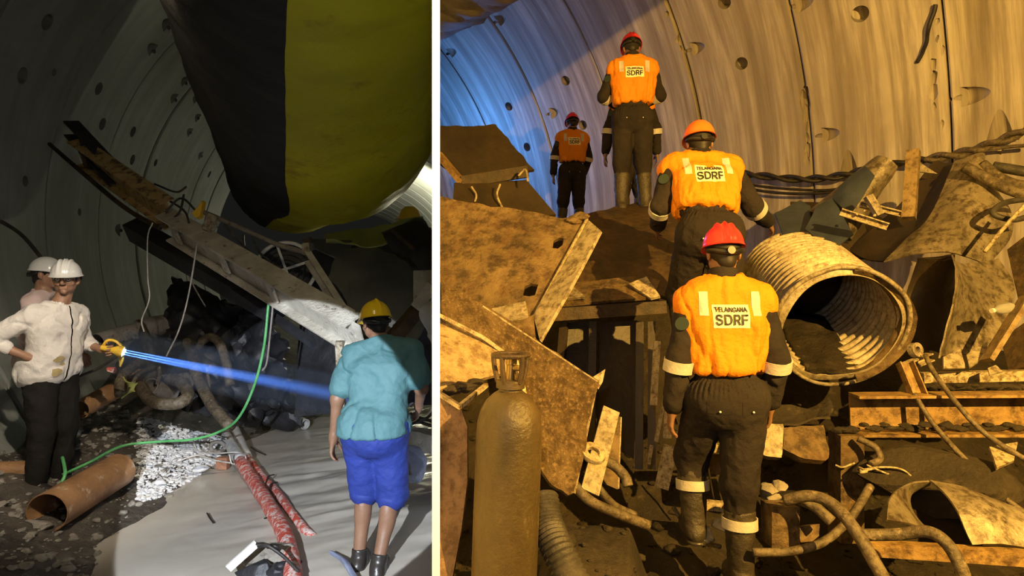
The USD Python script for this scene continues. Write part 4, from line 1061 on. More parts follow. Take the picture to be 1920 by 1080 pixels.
for k, (x0, x1) in enumerate(((1112, 1122), (1200, 1212), (1222, 1236), (1058, 1050))):
    T.part('post', bar(W(x0, 604, 3.95), W(x1 - 14, 880, 3.7), .05, .05), 'dark_panel_and_shade')
# pale bars standing in for lit gaps, and one edge strip
for k, (a, b, w_) in enumerate((((1232, 640, 3.55), (1225, 760, 3.45), .04), ((1246, 742, 3.5), (1230, 828, 3.45), .02), ((1257, 716, 3.4), (1251, 822, 3.35), .045), ((1258, 836, 3.3), (1240, 916, 3.25), .075), ((1222, 835, 3.4), (1216, 870, 3.4), .018), ((1163, 782, 3.2), (1158, 916, 3.1), .014))):
    q = obj('lit_strip', bar(W(*a), W(*b), .02, w_, up=(1, 0, 0)), 'bare_edge')
    tag(q, ['narrow pale bar for a lit gap, uppermost and left of the walking man', 'thinnest pale bar for a lit gap leaning left of the walking man', 'upright pale bar for a lit gap nearest the walking man’s forearm', 'wide pale bar for a lit gap low beside the walking man’s left hand', 'tiny pale bar for a lit gap lowest at the cabin corner', 'thin bright edge strip right of the ringed plate'][k].replace('’s', ''), 'slat')
T = thing_at('low_frame', P3([(1300, 830), (1360, 960)], 3.55), 'low muddy steel frame seen between the legs of the walking man', 'steel frame')
T.part('top_rail', bar(W(1300, 838, 3.6), W(1362, 840, 3.6), .05, .05), 'pale_steel'); T.part('plate_face', plate(P3([(1324, 852, 3.62), (1362, 852, 3.62), (1362, 892, 3.6), (1332, 888, 3.6)]), .02, rough=0)[0], 'rusty_plate')
T.part('sill', bar(W(1305, 945, 3.45), W(1362, 950, 3.45), .05, .05), 'bare_edge'); T.part('wire', tube(P3([(1322, 850, 3.5), (1330, 890, 3.5), (1338, 935, 3.5)]), .006, 6), 'black_cable', smooth=True)
T = thing_at('ringed_angle_bar', P3([(1075, 735), (1170, 935)], 2.8), 'bright steel angle with a round lifting ring at the plate edge', 'angle bar')
T.part('angle', profile(W(1132, 760, 3.0), W(1090, 915, 2.72), angle(.09, .012), (0, 1, 0)), 'pale_steel')
T.part('ring', moved(lathe([(.028, -.008), (.058, -.010), (.060, 0), (.058, .012), (.028, .012), (.026, 0), (.028, -.008)], 32), basis((.25, -.5, .85)), W(1112, 850, 2.66)), 'bare_edge', smooth=40)
T.part('back_plate', plate(P3([(1128, 776, 3.15), (1164, 782, 3.15), (1158, 918, 3.0), (1118, 900, 3.0)]), .012, rough=.004)[0], 'rusty_plate')

def hose(name, pts, r, mat_, label, cat='hose', group=None, ridge=0.0, n=10, sides=12, wob=.0):
    q = P3(pts); m = tube(q, r, sides, n, ridge=ridge, wob=wob)
    return obj(name, m, mat_, smooth=True if not ridge else 40, label=label, cat=cat, group=group)
hose('rubber_hose', [(1070, 900, 2.75), (1105, 938, 2.72), (1155, 962, 2.74), (1215, 985, 2.8)], .024, 'old_hose', 'muddy hose curving out from under the ringed angle bar, lowest')
hose('rubber_hose', [(1100, 880, 2.85), (1122, 915, 2.82), (1152, 948, 2.84), (1190, 966, 2.9)], .020, 'old_hose', 'muddy hose between two others under the ringed angle bar')
hose('rubber_hose', [(1118, 858, 2.9), (1150, 872, 2.88), (1172, 894, 2.86), (1178, 912, 2.84)], .026, 'old_hose', 'short thick hose end under the lifting ring')
hose('ribbed_hose', [(1018, 930, 2.3), (1028, 985, 2.22), (1050, 1040, 2.12), (1085, 1110, 2.05)], .055, 'dark_hose', 'dark ribbed hose beside the foot of the gas cylinder', ridge=.12, n=14, sides=18)
hose('thin_cable', [(1262, 950, 3.3), (1285, 985, 3.25), (1318, 1015, 3.2), (1350, 1025, 3.1)], .012, 'old_hose', 'thin cable trailing behind the walking man’s lifted boot'.replace('’s', ''), 'cable')

# big ribbed duct
A, B, R = W(1576, 614, 4.3), W(1486, 518, 5.5), .435
ax = unit(A - B); L = np.linalg.norm(A - B)
T = Thing('ribbed_steel_duct', A + (0, .4, -.45), 'big spiral-ribbed galvanised duct lying open-ended beside the walking man', 'duct')
prof, t_ = [], np.linspace(0, L, 230)
wave = lambda q: .5 + .5 * np.cos(2 * np.pi * q / .084)
prof = [(R - .046 + .058 * wave(q) ** 1.8, q) for q in t_]
inner = [(r_ - .008, q) for r_, q in prof[::-1]]
dm = lathe(prof + inner, 72)
v = dm.vertices
ang = np.arctan2(v[:, 1], v[:, 0]); rr = 1 + .035 * np.sin(2 * ang + .6) + .02 * np.sin(3 * ang + v[:, 2] * 2)
v = np.c_[v[:, 0] * rr, v[:, 1] * rr * 1.03, v[:, 2] + .012 * np.sin(5 * ang) * (v[:, 2] > L - .1)]
Rd = basis(ax)
T.part('ribbed_tube', trimesh.Trimesh(B + v @ Rd.T, dm.faces, process=False), 'galvanised_rib', smooth=35)
rim = [A + Rd @ np.array([(R + .012 + .01 * math.sin(3 * t)) * math.cos(t), (R + .012) * math.sin(t) * 1.03, .01 + .02 * math.sin(2 * t)]) for t in np.linspace(0, 2 * np.pi, 60)]
T.part('end_rim', tube(rim, .016, 8, 0, wob=.012), 'pale_steel', smooth=True)
Xr = Rd.T @ np.array([1.0, 0, .25]); Xr = math.atan2(Xr[1], Xr[0])
pe = [A + Rd @ np.array([(R + .055 - .05 * abs(t) / 1.4) * math.cos(Xr + t), (R + .055 - .05 * abs(t) / 1.4) * math.sin(Xr + t), .03]) for t in np.linspace(-1.4, 1.3, 26)]
pi_ = [A + Rd @ np.array([(R - .05) * math.cos(Xr + t), (R - .05) * math.sin(Xr + t), -.06]) for t in np.linspace(-1.4, 1.3, 26)]
T.part('torn_lining', sheet(coons(pe, pi_, 40, 8, .02, .05, 4), .01), 'rusty_plate', smooth=40)
md = []
Bz = Rd.T @ np.array([0, 0, 1.0]); a0_ = math.atan2(-Bz[1], -Bz[0])           # the tube's lowest line
G = np.array([[A - ax * t + Rd @ np.array([(R - .05) * (math.cos(a0_) * c1_ - math.sin(a0_) * s1_), (R - .05) * (math.sin(a0_) * c1_ + math.cos(a0_) * s1_), 0])
               for s1_ in np.linspace(-.52, .52, 24) for c1_ in [.88 + .04 * math.sin(t * 6) - .10 * t]] for t in np.linspace(.02, L * .95, 30)])
G = G + (meshkit.fbm(G * 9, 4, 3) - .5)[..., None] * .10 * Rd @ np.array([0, 0, 0]) if False else G + ((meshkit.fbm(G * 9, 4, 3) - .5) * .12)[..., None] * np.array([0, 0, 1.0])
T.part('dark_end_disc', moved(trimesh.creation.cylinder(radius=R * .97, height=.03, sections=40), Rd, B + ax * .06), 'dark_panel_and_shade')  # dark disc standing in for the darkness inside the duct
T.part('settled_mud', sheet(G[:, ::-1], .04), 'mud', smooth=60)

# torn duct sheets behind
T = thing_at('torn_duct_sheet', P3([(1600, 300), (1910, 490)], 5.2), 'tall torn duct sheet, scraped grey, standing against the lining at the right', 'metal sheet')
T.part('sheet_face', sheet(coons(P3([(1658, 492, 5.0), (1700, 450, 5.05), (1745, 405, 5.1), (1792, 303, 5.3)]), P3([(1850, 500, 4.7), (1895, 440, 4.8), (1885, 385, 5.0), (1832, 318, 5.3)]), 30, 20, -.16, .05, 9), .012), 'scraped_sheet', smooth=50)
T.part('shaded_flap', sheet(coons(P3([(1592, 470, 5.7), (1650, 420, 5.7), (1700, 370, 5.7), (1752, 302, 5.6)]), P3([(1658, 492, 5.05), (1705, 448, 5.1), (1750, 403, 5.15), (1797, 302, 5.33)]), 26, 12, .05, .04, 10), .012), 'dark_panel_and_shade', smooth=50)  # flap coloured dark, the black shadow here is painted in
T = thing_at('curled_duct_piece', P3([(1560, 285), (1690, 420)], 5.5), 'curled open duct piece with its shaded side painted bluish below the cables', 'metal sheet')
a_, b_ = W(1572, 405, 5.5), W(1662, 305, 5.35); Rc = basis(b_ - a_); Lc = np.linalg.norm(b_ - a_)
ring_ = lambda z, r0, sq: [a_ + Rc @ np.array([r0 * math.cos(t), r0 * sq * math.sin(t), z]) for t in np.linspace(0, 2 * np.pi, 40)]
T.part('curl', sheet(coons(ring_(-.12, .26, .9), ring_(Lc, .15, .7), 40, 16, .0, .05, 3), .010), 'scraped_sheet', smooth=50)
T.part('blue_shaded_side', sheet(coons(P3([(1560, 372, 5.3), (1590, 335, 5.3), (1622, 312, 5.28)]), P3([(1592, 405, 5.1), (1618, 370, 5.12), (1640, 330, 5.15)]), 14, 8, -.02, .02, 2), .008), 'blue_sheet', smooth=50)  # shaded side of the curl, painted blue
for k, (q, lb) in enumerate(((((1452, 402, 5.6), (1500, 376, 5.7), (1520, 384, 5.6), (1522, 440, 5.3), (1470, 436, 5.3)), 'bluish bent sheet just right of the reaching hand'), (((1510, 432, 5.25), (1530, 385, 5.3), (1562, 372, 5.3), (1600, 440, 5.0), (1560, 470, 5.0)), 'bluish bent sheet directly behind the ribbed duct'))):
    obj('bent_sheet', plate(P3(q), .012, seed=k, rough=.02)[0], 'blue_sheet', label=lb, cat='metal sheet')
obj('shade_backing_sheet', plate(P3([(1480, 385, 6.3), (1600, 372, 6.2), (1660, 410, 6.0), (1660, 490, 5.6), (1500, 480, 5.6)]), .02, seed=7, rough=.03)[0], 'dark_panel_and_shade', label='dark crumpled sheet standing in for the shade under the black cables behind the curled duct piece', cat='metal sheet')  # dark sheet painting the shadow behind the curled piece
T = thing_at('bolted_bracket', P3([(1575, 368), (1685, 428)], 4.8), 'bright bolted channel bracket caught between the duct sheets', 'bracket')
T.part('channel', profile(W(1576, 398, 4.8), W(1664, 426, 4.65), chan(.05, .06, .01), (0, 0, 1)), 'bare_edge'); T.part('channel', profile(W(1612, 384, 4.95), W(1684, 402, 4.9), chan(.05, .05, .01)), 'bare_edge')
T.part('angle', profile(W(1624, 368, 4.8), W(1646, 404, 4.75), angle(.06, .05), (0, 1, 0)), 'pale_steel')
for px, py in ((1620, 396), (1640, 404), (1606, 402)): T.part('bolt', stone(W(px, py, 4.7), .014, px, (1, 1, 1), 1), 'bare_edge')
obj('broken_post', bar(W(1713, 284, 5.35), W(1704, 410, 5.2), .10, .09), 'timber', label='short broken post standing between the curled piece and torn sheet', cat='post')
obj('triangular_scrap', plate(P3([(1724, 304, 5.4), (1758, 326, 5.4), (1722, 322, 5.4)]), .02, rough=0)[0], 'pale_steel', label='small triangular bright scrap right of the broken post', cat='metal scrap')

# folded sheet
T = thing_at('folded_sheet', P3([(1690, 478), (1900, 665)], 4.2), 'scraped metal sheet folded over like a saddle right of the ribbed duct', 'metal sheet')
T.part('near_leaf', sheet(coons(P3([(1786, 478, 4.25), (1797, 522, 4.08), (1780, 600, 3.98), (1762, 672, 3.95)]), P3([(1874, 484, 4.55), (1900, 540, 4.4), (1888, 596, 4.25), (1842, 662, 4.1)]), 30, 18, -.09, .04, 12), .010), 'scraped_sheet', smooth=50)
T.part('shaded_far_leaf', sheet(coons(P3([(1722, 486, 4.7), (1702, 540, 4.7), (1690, 600, 4.65), (1694, 655, 4.6)]), P3([(1790, 479, 4.28), (1790, 540, 4.6), (1782, 600, 4.6), (1772, 664, 4.5)]), 24, 14, .05, .03, 13), .010), 'dark_panel_and_shade', smooth=50)  # leaf coloured dark for the shade inside the fold
T.part('fold_ridge', tube(P3([(1722, 486, 4.68), (1756, 484, 4.5), (1786, 479, 4.26)]), .012, 8), 'dark_plate', smooth=True)

# long channel beam with mud, rail, bracket, rods
T = thing_at('channel_beam', P3([(1590, 735), (1960, 830)], 3.5), 'long orange-painted channel beam lying level with mud in its trough', 'steel beam')
ba, bb = W(1592, 772, 3.65), W(1990, 770, 3.5)
T.part('channel', profile(ba, bb, chan(.15, .245, .016)), 'orange_beam')
T.part('end_stiffener', bar(W(1597, 740, 3.60), W(1597, 802, 3.60), .03, .12), 'pale_steel')
clod = lambda q, r, k, sq=(1.3, .8, .6): stone(q, r, k, sq, 2)
T.part('caked_mud', [clod(W(px, py, dd), r, 200 + k) for k, (px, py, dd, r) in enumerate([(1620 + 13 * i, 803 - 6 * (i % 3 == 0), 3.55 - .0035 * i, .026 + .016 * ((i * 7) % 5) / 5) for i in range(24)])], 'mud', smooth=60)
T = thing_at('top_rail', P3([(1720, 690), (1960, 730)], 3.9), 'pale straight rail lying on mud above the channel beam', 'steel rail')
T.part('rail', bar(W(1728, 708, 3.95), W(1990, 702, 3.8), .07, .068), 'bare_edge')
T.part('caked_mud', [clod(W(1735 + 15 * i, 724 + 4 * (i % 2), 3.8), .03 + .012 * (i % 3), 300 + i) for i in range(15)], 'mud', smooth=60)
T = thing_at('bracket_frame', P3([(1685, 665), (1740, 745)], 3.65), 'small bent channel bracket leaning on the channel beam under the folded sheet', 'bracket')
T.part('channel', profile(W(1692, 682, 3.65), W(1718, 745, 3.55), chan(.05, .09, .008), (1, 0, 0)), 'orange_beam'); T.part('channel', profile(W(1688, 688, 3.7), W(1738, 668, 3.75), chan(.05, .05, .008)), 'bare_edge')
T.part('washer', moved(lathe([(.02, -.02), (.045, -.02), (.045, .02), (.02, .02), (.02, -.02)], 24), basis((.3, -.9, .2)), W(1716, 656, 3.7)), 'pale_steel', smooth=40)
hose('steel_rod', [(1714, 738, 3.5), (1750, 795, 3.38), (1806, 858, 3.2), (1870, 922, 3.05), (1940, 975, 2.95)], .014, 'old_hose', 'bent rod crossing the channel beam, the lower-left of two', 'rod')
hose('steel_rod', [(1735, 666, 3.65), (1752, 700, 3.5), (1800, 764, 3.3), (1850, 815, 3.2), (1940, 872, 3.1)], .014, 'old_hose', 'bent rod crossing the channel beam, the upper-right of two', 'rod')
T = thing_at('box_post', P3([(1563, 805), (1610, 950)], 3.4), 'square steel post standing under the left end of the channel beam', 'post')
T.part('box_section', bar(W(1586, 812, 3.42), W(1586, 1010, 3.42), .135, .135, up=(0, 1, 0)), 'rusty_plate'); T.part('caked_mud', [clod(W(1570 + 9 * i, 806, 3.4), .035, 330 + i) for i in range(4)], 'mud', smooth=60)
for k, (q, lb, m_) in enumerate(((((1428, 792, 3.25), (1472, 795, 3.25), (1466, 858, 3.15), (1428, 852, 3.15)), 'small pale upright slab behind the walking man right hand', 'pale_steel'), (((1470, 800, 3.3), (1540, 797, 3.35), (1556, 835, 3.25), (1552, 864, 3.2), (1500, 858, 3.2), (1468, 842, 3.22)), 'wide dusty broken slab left of the square post', 'rusty_plate'))):
    obj('broken_slab', plate(P3(q), .05, seed=k, ragged=.015)[0], m_, label=lb, cat='slab')
obj('torn_sacking', sheet(coons(P3([(1435, 770, 3.5), (1480, 760, 3.55), (1530, 775, 3.5), (1552, 745, 3.55)]), P3([(1440, 792, 3.3), (1490, 800, 3.3), (1535, 790, 3.3), (1556, 790, 3.3)]), 24, 10, .06, .10, 6), .012), 'mud', smooth=50, label='torn muddy sacking draped above the dusty slabs', cat='sacking')
obj('soil_heap', moved(stone((0, 0, 0), .42, 5, (1.05, .7, .42), 5, .22), None, W(1745, 905, 3.25)), 'mud', smooth=60, label='rounded heap of dark soil below the channel beam', cat='soil heap')
# curled sheet at the bottom right
T = thing_at('curled_sheet', P3([(1655, 900), (1940, 1035)], 2.9), 'curled scraped metal sheet with a dark mouth at the bottom right corner', 'metal sheet')
T.part('upper_leaf', sheet(coons(P3([(1742, 902, 3.0), (1800, 914, 2.98), (1862, 938, 2.95), (1950, 968, 2.9)]), P3([(1822, 1022, 2.72), (1862, 1020, 2.7), (1900, 1024, 2.7), (1950, 1032, 2.68)]), 26, 16, -.05, .03, 14), .010), 'scraped_sheet', smooth=50)
T.part('curl', sheet(coons(P3([(1745, 902, 3.0), (1702, 910, 2.95), (1668, 935, 2.85), (1662, 975, 2.75)]), P3([(1730, 903, 3.15), (1702, 930, 3.1), (1714, 965, 2.95), (1752, 1000, 2.8)]), 24, 12, .02, .03, 15), .010), 'scraped_sheet', smooth=50)
T.part('shade_mouth_back', sheet(coons(P3([(1700, 910, 3.3), (1760, 905, 3.3), (1800, 930, 3.3)]), P3([(1720, 1030, 3.1), (1780, 1035, 3.1), (1840, 1035, 3.1)]), 12, 8, -.05), .01), 'dark_panel_and_shade', smooth=50)  # dark panel painting the shade in the mouth of the curl
T = thing_at('timber_block', P3([(1435, 940), (1540, 1020)], 2.9), 'square rusty steel block lying among the hoses', 'block')
T.part('block', bar(W(1462, 944, 2.92), W(1462, 1020, 2.90), .135, .13, up=(0, 1, 0)), 'rusty_plate'); T.part('wedge', plate(P3([(1488, 1018, 2.84), (1490, 990, 2.86), (1536, 982, 2.9), (1536, 1014, 2.86)]), .06, rough=0)[0], 'rusty_plate')
for k, (px, py, r, lb) in enumerate(((1438, 920, .06, 'grey rock resting behind the square rusty block, left of three'), (1462, 914, .05, 'grey rock resting behind the square rusty block, right of three'), (1448, 932, .045, 'grey rock resting behind the square rusty block, lowest of three'), (1352, 985, .05, 'dark rock beside the planted boot of the walking man'), (1320, 1000, .06, 'flat dark rock under the lifted boot of the walking man'))):
    obj('rock', stone(W(px, py, 3.05), r, 40 + k), 'rubble', smooth=40, label=lb, cat='rock')
hose('rubber_hose', [(1412, 1036, 2.8), (1480, 1034, 2.78), (1540, 1018, 2.78), (1585, 982, 2.82), (1612, 945, 2.88), (1632, 912, 2.95)], .020, 'old_hose', 'muddy hose sweeping up from the boot to the square post')
hose('rubber_hose', [(1472, 938, 2.8), (1520, 930, 2.72), (1562, 946, 2.65), (1602, 992, 2.55), (1640, 1055, 2.45), (1665, 1100, 2.4)], .027, 'old_hose', 'thick muddy hose arching down to the bottom edge below the square block')
hose('rubber_hose', [(1490, 935, 2.85), (1525, 948, 2.8), (1560, 978, 2.75)], .026, 'old_hose', 'short thick hose stub above the square block')
hose('rubber_hose', [(1612, 1003, 2.62), (1680, 1002, 2.58), (1738, 997, 2.52), (1774, 1018, 2.46), (1800, 1060, 2.42), (1815, 1110, 2.4)], .026, 'old_hose', 'muddy hose bending down in front of the curled sheet')
hose('rubber_hose', [(1608, 822, 3.3), (1640, 838, 3.25), (1650, 860, 3.22), (1632, 870, 3.2)], .018, 'old_hose', 'small looped hose right of the square post')
obj('bottom_rail', bar(W(1630, 1027, 2.8), W(1990, 1050, 2.65), .06, .062), 'orange_beam', label='rusty rail lying level along the bottom right corner', cat='steel rail')
for k, q in enumerate((((1612, 882, 3.2), (1650, 876, 3.2), (1690, 880, 3.18), (1716, 900, 3.15)), ((1625, 872, 3.2), (1668, 890, 3.2), (1700, 898, 3.2)), ((1610, 876, 3.15), (1625, 884, 3.1), (1612, 886, 3.1), (1640, 878, 3.1)), ((1566, 872, 3.3), (1580, 876, 3.28), (1602, 868, 3.28)))):
    hose('loose_wire', q, .006, 'bare_edge', ['long bright wire snaking over the soil beside the square post', 'bright wire crossing under the long one on the soil', 'curled bright wire end touching the square post', 'short bright wire stuck to the square post face'][k], 'wire', sides=6)
obj('bright_scrap', plate(P3([(1855, 838, 3.2), (1908, 830, 3.25), (1902, 862, 3.1), (1868, 880, 3.05)]), .015, rough=.01)[0], 'bare_edge', label='bright tilted scrap plate under the right end of the channel beam', cat='metal scrap')
# right edge
obj('timber_plank', bar(W(1926, 555, 3.8), W(1850, 676, 3.72), .03, .10, up=(.3, 1, 0)), 'timber', label='bright timber plank slanting at the right edge below the folded sheet', cat='plank')
T = thing_at('plastic_bottle', [W(1880, 580, 3.85)], 'small crushed plastic bottle stuck beside the slanting plank', 'bottle')
T.part('bottle_body', moved(lathe([(.001, 0), (.03, 0), (.034, .02), (.032, .10), (.014, .13), (.014, .145), (.001, .145)], 20), basis((-1, -.2, -.15)), W(1896, 576, 3.85)), 'clear_plastic', smooth=40); T.part('cap', moved(lathe([(.001, .142), (.016, .142), (.016, .16), (.001, .16)], 16), basis((-1, -.2, -.15)), W(1896, 576, 3.85)), 'white_plastic')
hose('steel_rod', [(1846, 472, 4.3), (1880, 430, 4.3), (1926, 380, 4.3)], .014, 'bare_edge', 'thin bright rod rising to the right edge above the folded sheet', 'rod', n=6)
for k, (q, r, m_, lb) in enumerate(((((1808, 312, 5.0), (1850, 335, 4.9), (1885, 352, 4.8), (1940, 372, 4.7)), .045, 'old_hose', 'thick hose running to the right edge, lowest of the bundle'), (((1842, 308, 5.1), (1868, 330, 5.0), (1900, 345, 4.9), (1940, 352, 4.8)), .045, 'old_hose', 'thick hose running to the right edge, middle of the bundle'), (((1862, 312, 5.3), (1900, 318, 5.2), (1940, 325, 5.1)), .045, 'dark_hose', 'thick dark hose running to the right edge, topmost of the bundle'), (((1940, 372, 4.6), (1885, 380, 4.6), (1862, 400, 4.5), (1900, 412, 4.45), (1940, 402, 4.45)), .022, 'dark_hose', 'dark looped hose at the right edge under the bundle'))):
    hose('thick_hose', q, r, m_, lb)
obj('dark_scrap_panel', plate(P3([(1890, 470, 4.6), (1935, 430, 4.5), (1935, 580, 4.3), (1905, 560, 4.35)]), .02, seed=3)[0], 'dark_plate', label='dark scrap panel at the right edge behind the thin bright rod', cat='metal scrap')
obj('dark_scrap_panel', plate(P3([(1880, 640, 4.2), (1935, 590, 4.1), (1935, 690, 3.95), (1885, 690, 4.0)]), .02, seed=4)[0], 'dark_plate', label='dark scrap panel behind the foot of the slanting plank', cat='metal scrap')
T = thing_at('tin_scrap', P3([(1830, 640), (1860, 690)], 3.8), 'pale crumpled tin pieces at the foot of the folded sheet', 'metal scrap')
for k, q in enumerate((((1770, 668, 3.85), (1800, 655, 3.9), (1812, 690, 3.8), (1768, 692, 3.8)), ((1812, 665, 3.85), (1852, 640, 3.9), (1850, 668, 3.8), (1818, 688, 3.75)), ((1852, 690, 3.7), (1868, 682, 3.7), (1880, 696, 3.65), (1856, 702, 3.65)))): T.part('crumpled_piece', plate(P3(q), .012, rough=.01, seed=k)[0], 'pale_steel')

# cables along the lining
def on_wall(px, py, gap): q = hitR(px, py); return np.array([0, 0, EYE]) + (q - (0, 0, EYE)) * (1 - gap / np.linalg.norm(q))
def wall_cable(pts, r, label, gap=.25, strands=1, m_='black_cable'):
    q = spline([on_wall(x, y, gap) for x, y in pts], 10); t, a, b = frames(q); ph = np.arange(len(q)) * .45
    ms = [tube(q + (r * 1.05 * (strands > 1)) * (np.cos(ph + 2 * np.pi * s / strands)[:, None] * a + np.sin(ph + 2 * np.pi * s / strands)[:, None] * b), r, 8, 0) for s in range(strands)]
    T = thing_at('wall_cable', [q], label, 'cable')
    for m in ms: T.part('strand', m, m_, smooth=True)
wall_cable([(1378, 324), (1430, 330), (1500, 336), (1560, 332), (1620, 320), (1700, 304), (1760, 298)], .028, 'thick twisted black cable slung along the lining, the upper one', strands=2)
wall_cable([(1390, 344), (1450, 352), (1540, 357), (1600, 350)], .018, 'thin black cable slung below the twisted cable, upper of two')
wall_cable([(1405, 354), (1460, 362), (1540, 362), (1590, 355)], .018, 'thin black cable slung below the twisted cable, lower of two')
wall_cable([(1735, 299), (1800, 288), (1860, 270), (1930, 242)], .030, 'thick brown cable rising to the right edge of the lining, upper of two', strands=2, m_='old_hose')
wall_cable([(1790, 292), (1850, 280), (1930, 272)], .020, 'thin brown cable at the right edge of the lining, lower of two', m_='old_hose')
obj('hanging_gasket', tube([on_wall(1754, 8, .06), on_wall(1742, 50, .08), on_wall(1734, 90, .05), on_wall(1720, 118, .03)], .022, 8, wob=.02), 'black_cable', smooth=True, label='torn black gasket strip hanging from the lining joint', cat='gasket')
# clods and stones lying in the mud
def scatter(n, region, zf, rmin, rmax, seed, X=None, sub=1):
    r = np.random.default_rng(seed); ms = []
    base = [stone((0, 0, 0), 1, s, (1.1, .9, .65), sub, .4) for s in range(6)]
    while len(ms) < n:
        s_, y_ = r.uniform(*region[0]), r.uniform(*region[1]); x_ = s_ * y_
        if X is not None and not X(x_, y_): continue
        R_ = rmin * (rmax / rmin) ** (r.random() ** 2.5)
        z_ = float(zf(np.array([[x_]]), np.array([[y_]]))[0, 0]); b = base[r.integers(6)]; t = r.uniform(0, 6.28)
        Rz = np.array([[math.cos(t), -math.sin(t), 0], [math.sin(t), math.cos(t), 0], [0, 0, 1]])
        ms.append(trimesh.Trimesh(b.vertices @ Rz.T * R_ + (x_, y_, z_ + R_ * .2), b.faces, process=False))
    return ms
obj('mud_clods', scatter(900, ((DIV + .04, .9), (2.0, 5)), zright, .012, .07, 5), 'mud', smooth=60, label='loose clods of dark mud over the amber bay floor', cat='mud clods', kind='stuff')

# an unseen steel sheet placed above the team, out of the picture's top: its edge shades the upper lining
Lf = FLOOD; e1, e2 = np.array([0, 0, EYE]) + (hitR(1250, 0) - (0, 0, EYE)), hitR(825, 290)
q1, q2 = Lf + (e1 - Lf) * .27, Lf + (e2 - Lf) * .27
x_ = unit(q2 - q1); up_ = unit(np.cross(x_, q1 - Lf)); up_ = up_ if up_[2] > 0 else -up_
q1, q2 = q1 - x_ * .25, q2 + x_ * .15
obj('unseen_shade_sheet', sheet(np.array([[q1 + (q2 - q1) * s_ + up_ * v_ for v_ in (0, .5, 1.1)] for s_ in np.linspace(0, 1, 6)]), .02), 'dark_plate', smooth=False, label='unseen dark sheet placed overhead, shading the upper lining of the amber bay', cat='steel sheet')

mat('fabric_grey_shaded', (.075, .065, .06), (.11, .095, .085), 1.5, .6, .4, 5, bdist=.05)  # fabric colour darkened to stand for the shade overhead
od = trimesh.Trimesh(*(lambda t: (t.vertices, t.faces))(tube(P3([(740, 40, 7.2), (800, 2, 6.4), (880, -52, 5.6), (980, -125, 4.8)]), .42, 40, 12, wob=.06)), process=False)
if od.volume < 0: od = trimesh.Trimesh(od.vertices, od.faces[:, ::-1], process=False)
od = Manifold(m3.Mesh(np.asarray(od.vertices, np.float32), np.asarray(od.faces, np.uint32))).trim_by_plane(tuple(divn), .02)
obj('ventilation_duct', od, 'fabric_grey_shaded', smooth=40, label='grey-brown fabric duct darkened for its shade, passing overhead at the top left corner of the amber bay', cat='ventilation duct')
# ---------------------------------------------------------------- the dim bay
def Wz(px, py, z):
    """The place at height z that the photograph shows at pixel (px, py), below the horizon."""
    return W(px, py, (EYE - z) * F / (py - 540))
# the big fabric ventilation duct overhead: a black half and a yellow half
pc = spline(P3([(545, 326, 9.0), (575, 270, 7.2), (612, 205, 5.5), (606, 105, 4.25), (600, -10, 3.4), (596, -190, 2.6), (592, -420, 2.0)]), 12)
rad = np.interp(np.linspace(0, 6, len(pc)), range(7), [.86, .95, 1.0, .88, .78, .74, .72])
t_, a_, b_ = frames(pc)
T = Thing('ventilation_duct', (pc[0][0], pc[0][1], pc[:, 2].min() - 1), 'huge sagging fabric ventilation duct overhead, one half black, the other yellow', 'ventilation duct')
def duct_panel(p0, p1, n=46):
    G = []
    for i, c_ in enumerate(pc):
        R_ = unit(np.cross(t_[i], [0, 0, 1.0])); U_ = np.cross(R_, t_[i])          # R_: to the picture's left seen along -t
        row = []
        sp_ = sgn * np.interp(i, [0, len(pc) * .45, len(pc) - 1], [-.42, -.30, -.12])
        for ph in np.linspace(sp_ if p0 is None else p0, sp_ if p1 is None else p1, n):
            q = c_ + rad[i] * (math.sin(ph) * R_ - math.cos(ph) * U_ * (1.04 if math.cos(ph) > 0 else 1))
            row.append(q)
        G.append(row)
    G = np.array(G)
    C = pc[:, None, :]; N = G - C; N = N / np.linalg.norm(N, axis=2, keepdims=True)
    cre = .05 * (meshkit.fbm(G * (2.2, 2.2, 2.2), 3, 5) - .5) + .018 * (1 - np.abs(2 * meshkit.fbm(G * (1.4, 5, 5), 3, 15) - 1) * 2)
    return G + N * cre[..., None]
sgn = 1 if np.cross(t_[0], [0, 0, 1.0])[0] > 0 else -1
def ph_(x): return x * sgn
yp = duct_panel(None, ph_(2.6)); bp = duct_panel(ph_(-3.6), None)
def left_only(m):
    if m.volume < 0: m = trimesh.Trimesh(m.vertices, m.faces[:, ::-1], process=False)
    return Manifold(m3.Mesh(np.asarray(m.vertices, np.float32), np.asarray(m.faces, np.uint32))).trim_by_plane(tuple(-divn), .012)
T.part('yellow_panel', left_only(sheet(yp, .012)), 'fabric_yellow', smooth=40); T.part('black_panel', left_only(sheet(bp, .012)), 'fabric_black', smooth=40)
ring_pts = lambda i, s: [pc[i] + s * rad[i] * (math.cos(q) * unit(np.cross(t_[i], [0, 0, 1.0])) + math.sin(q) * np.cross(unit(np.cross(t_[i], [0, 0, 1.0])), t_[i])) for q in np.linspace(0, 2 * np.pi, 60)]
T.part('end_hoop', tube(ring_pts(0, 1.0), .02, 8, 0), 'fabric_black', smooth=True); T.part('hoop', tube(ring_pts(3, 1.015), .012, 8, 0), 'fabric_black', smooth=True)
cap_ = np.array(ring_pts(0, .99)); T.part('end_cap', trimesh.Trimesh(np.vstack([pc[:1] - t_[0] * .12, cap_]), [[0, k, k + 1] for k in range(1, 60)] + [[0, k + 1, k] for k in range(1, 60)], process=False), 'fabric_black')
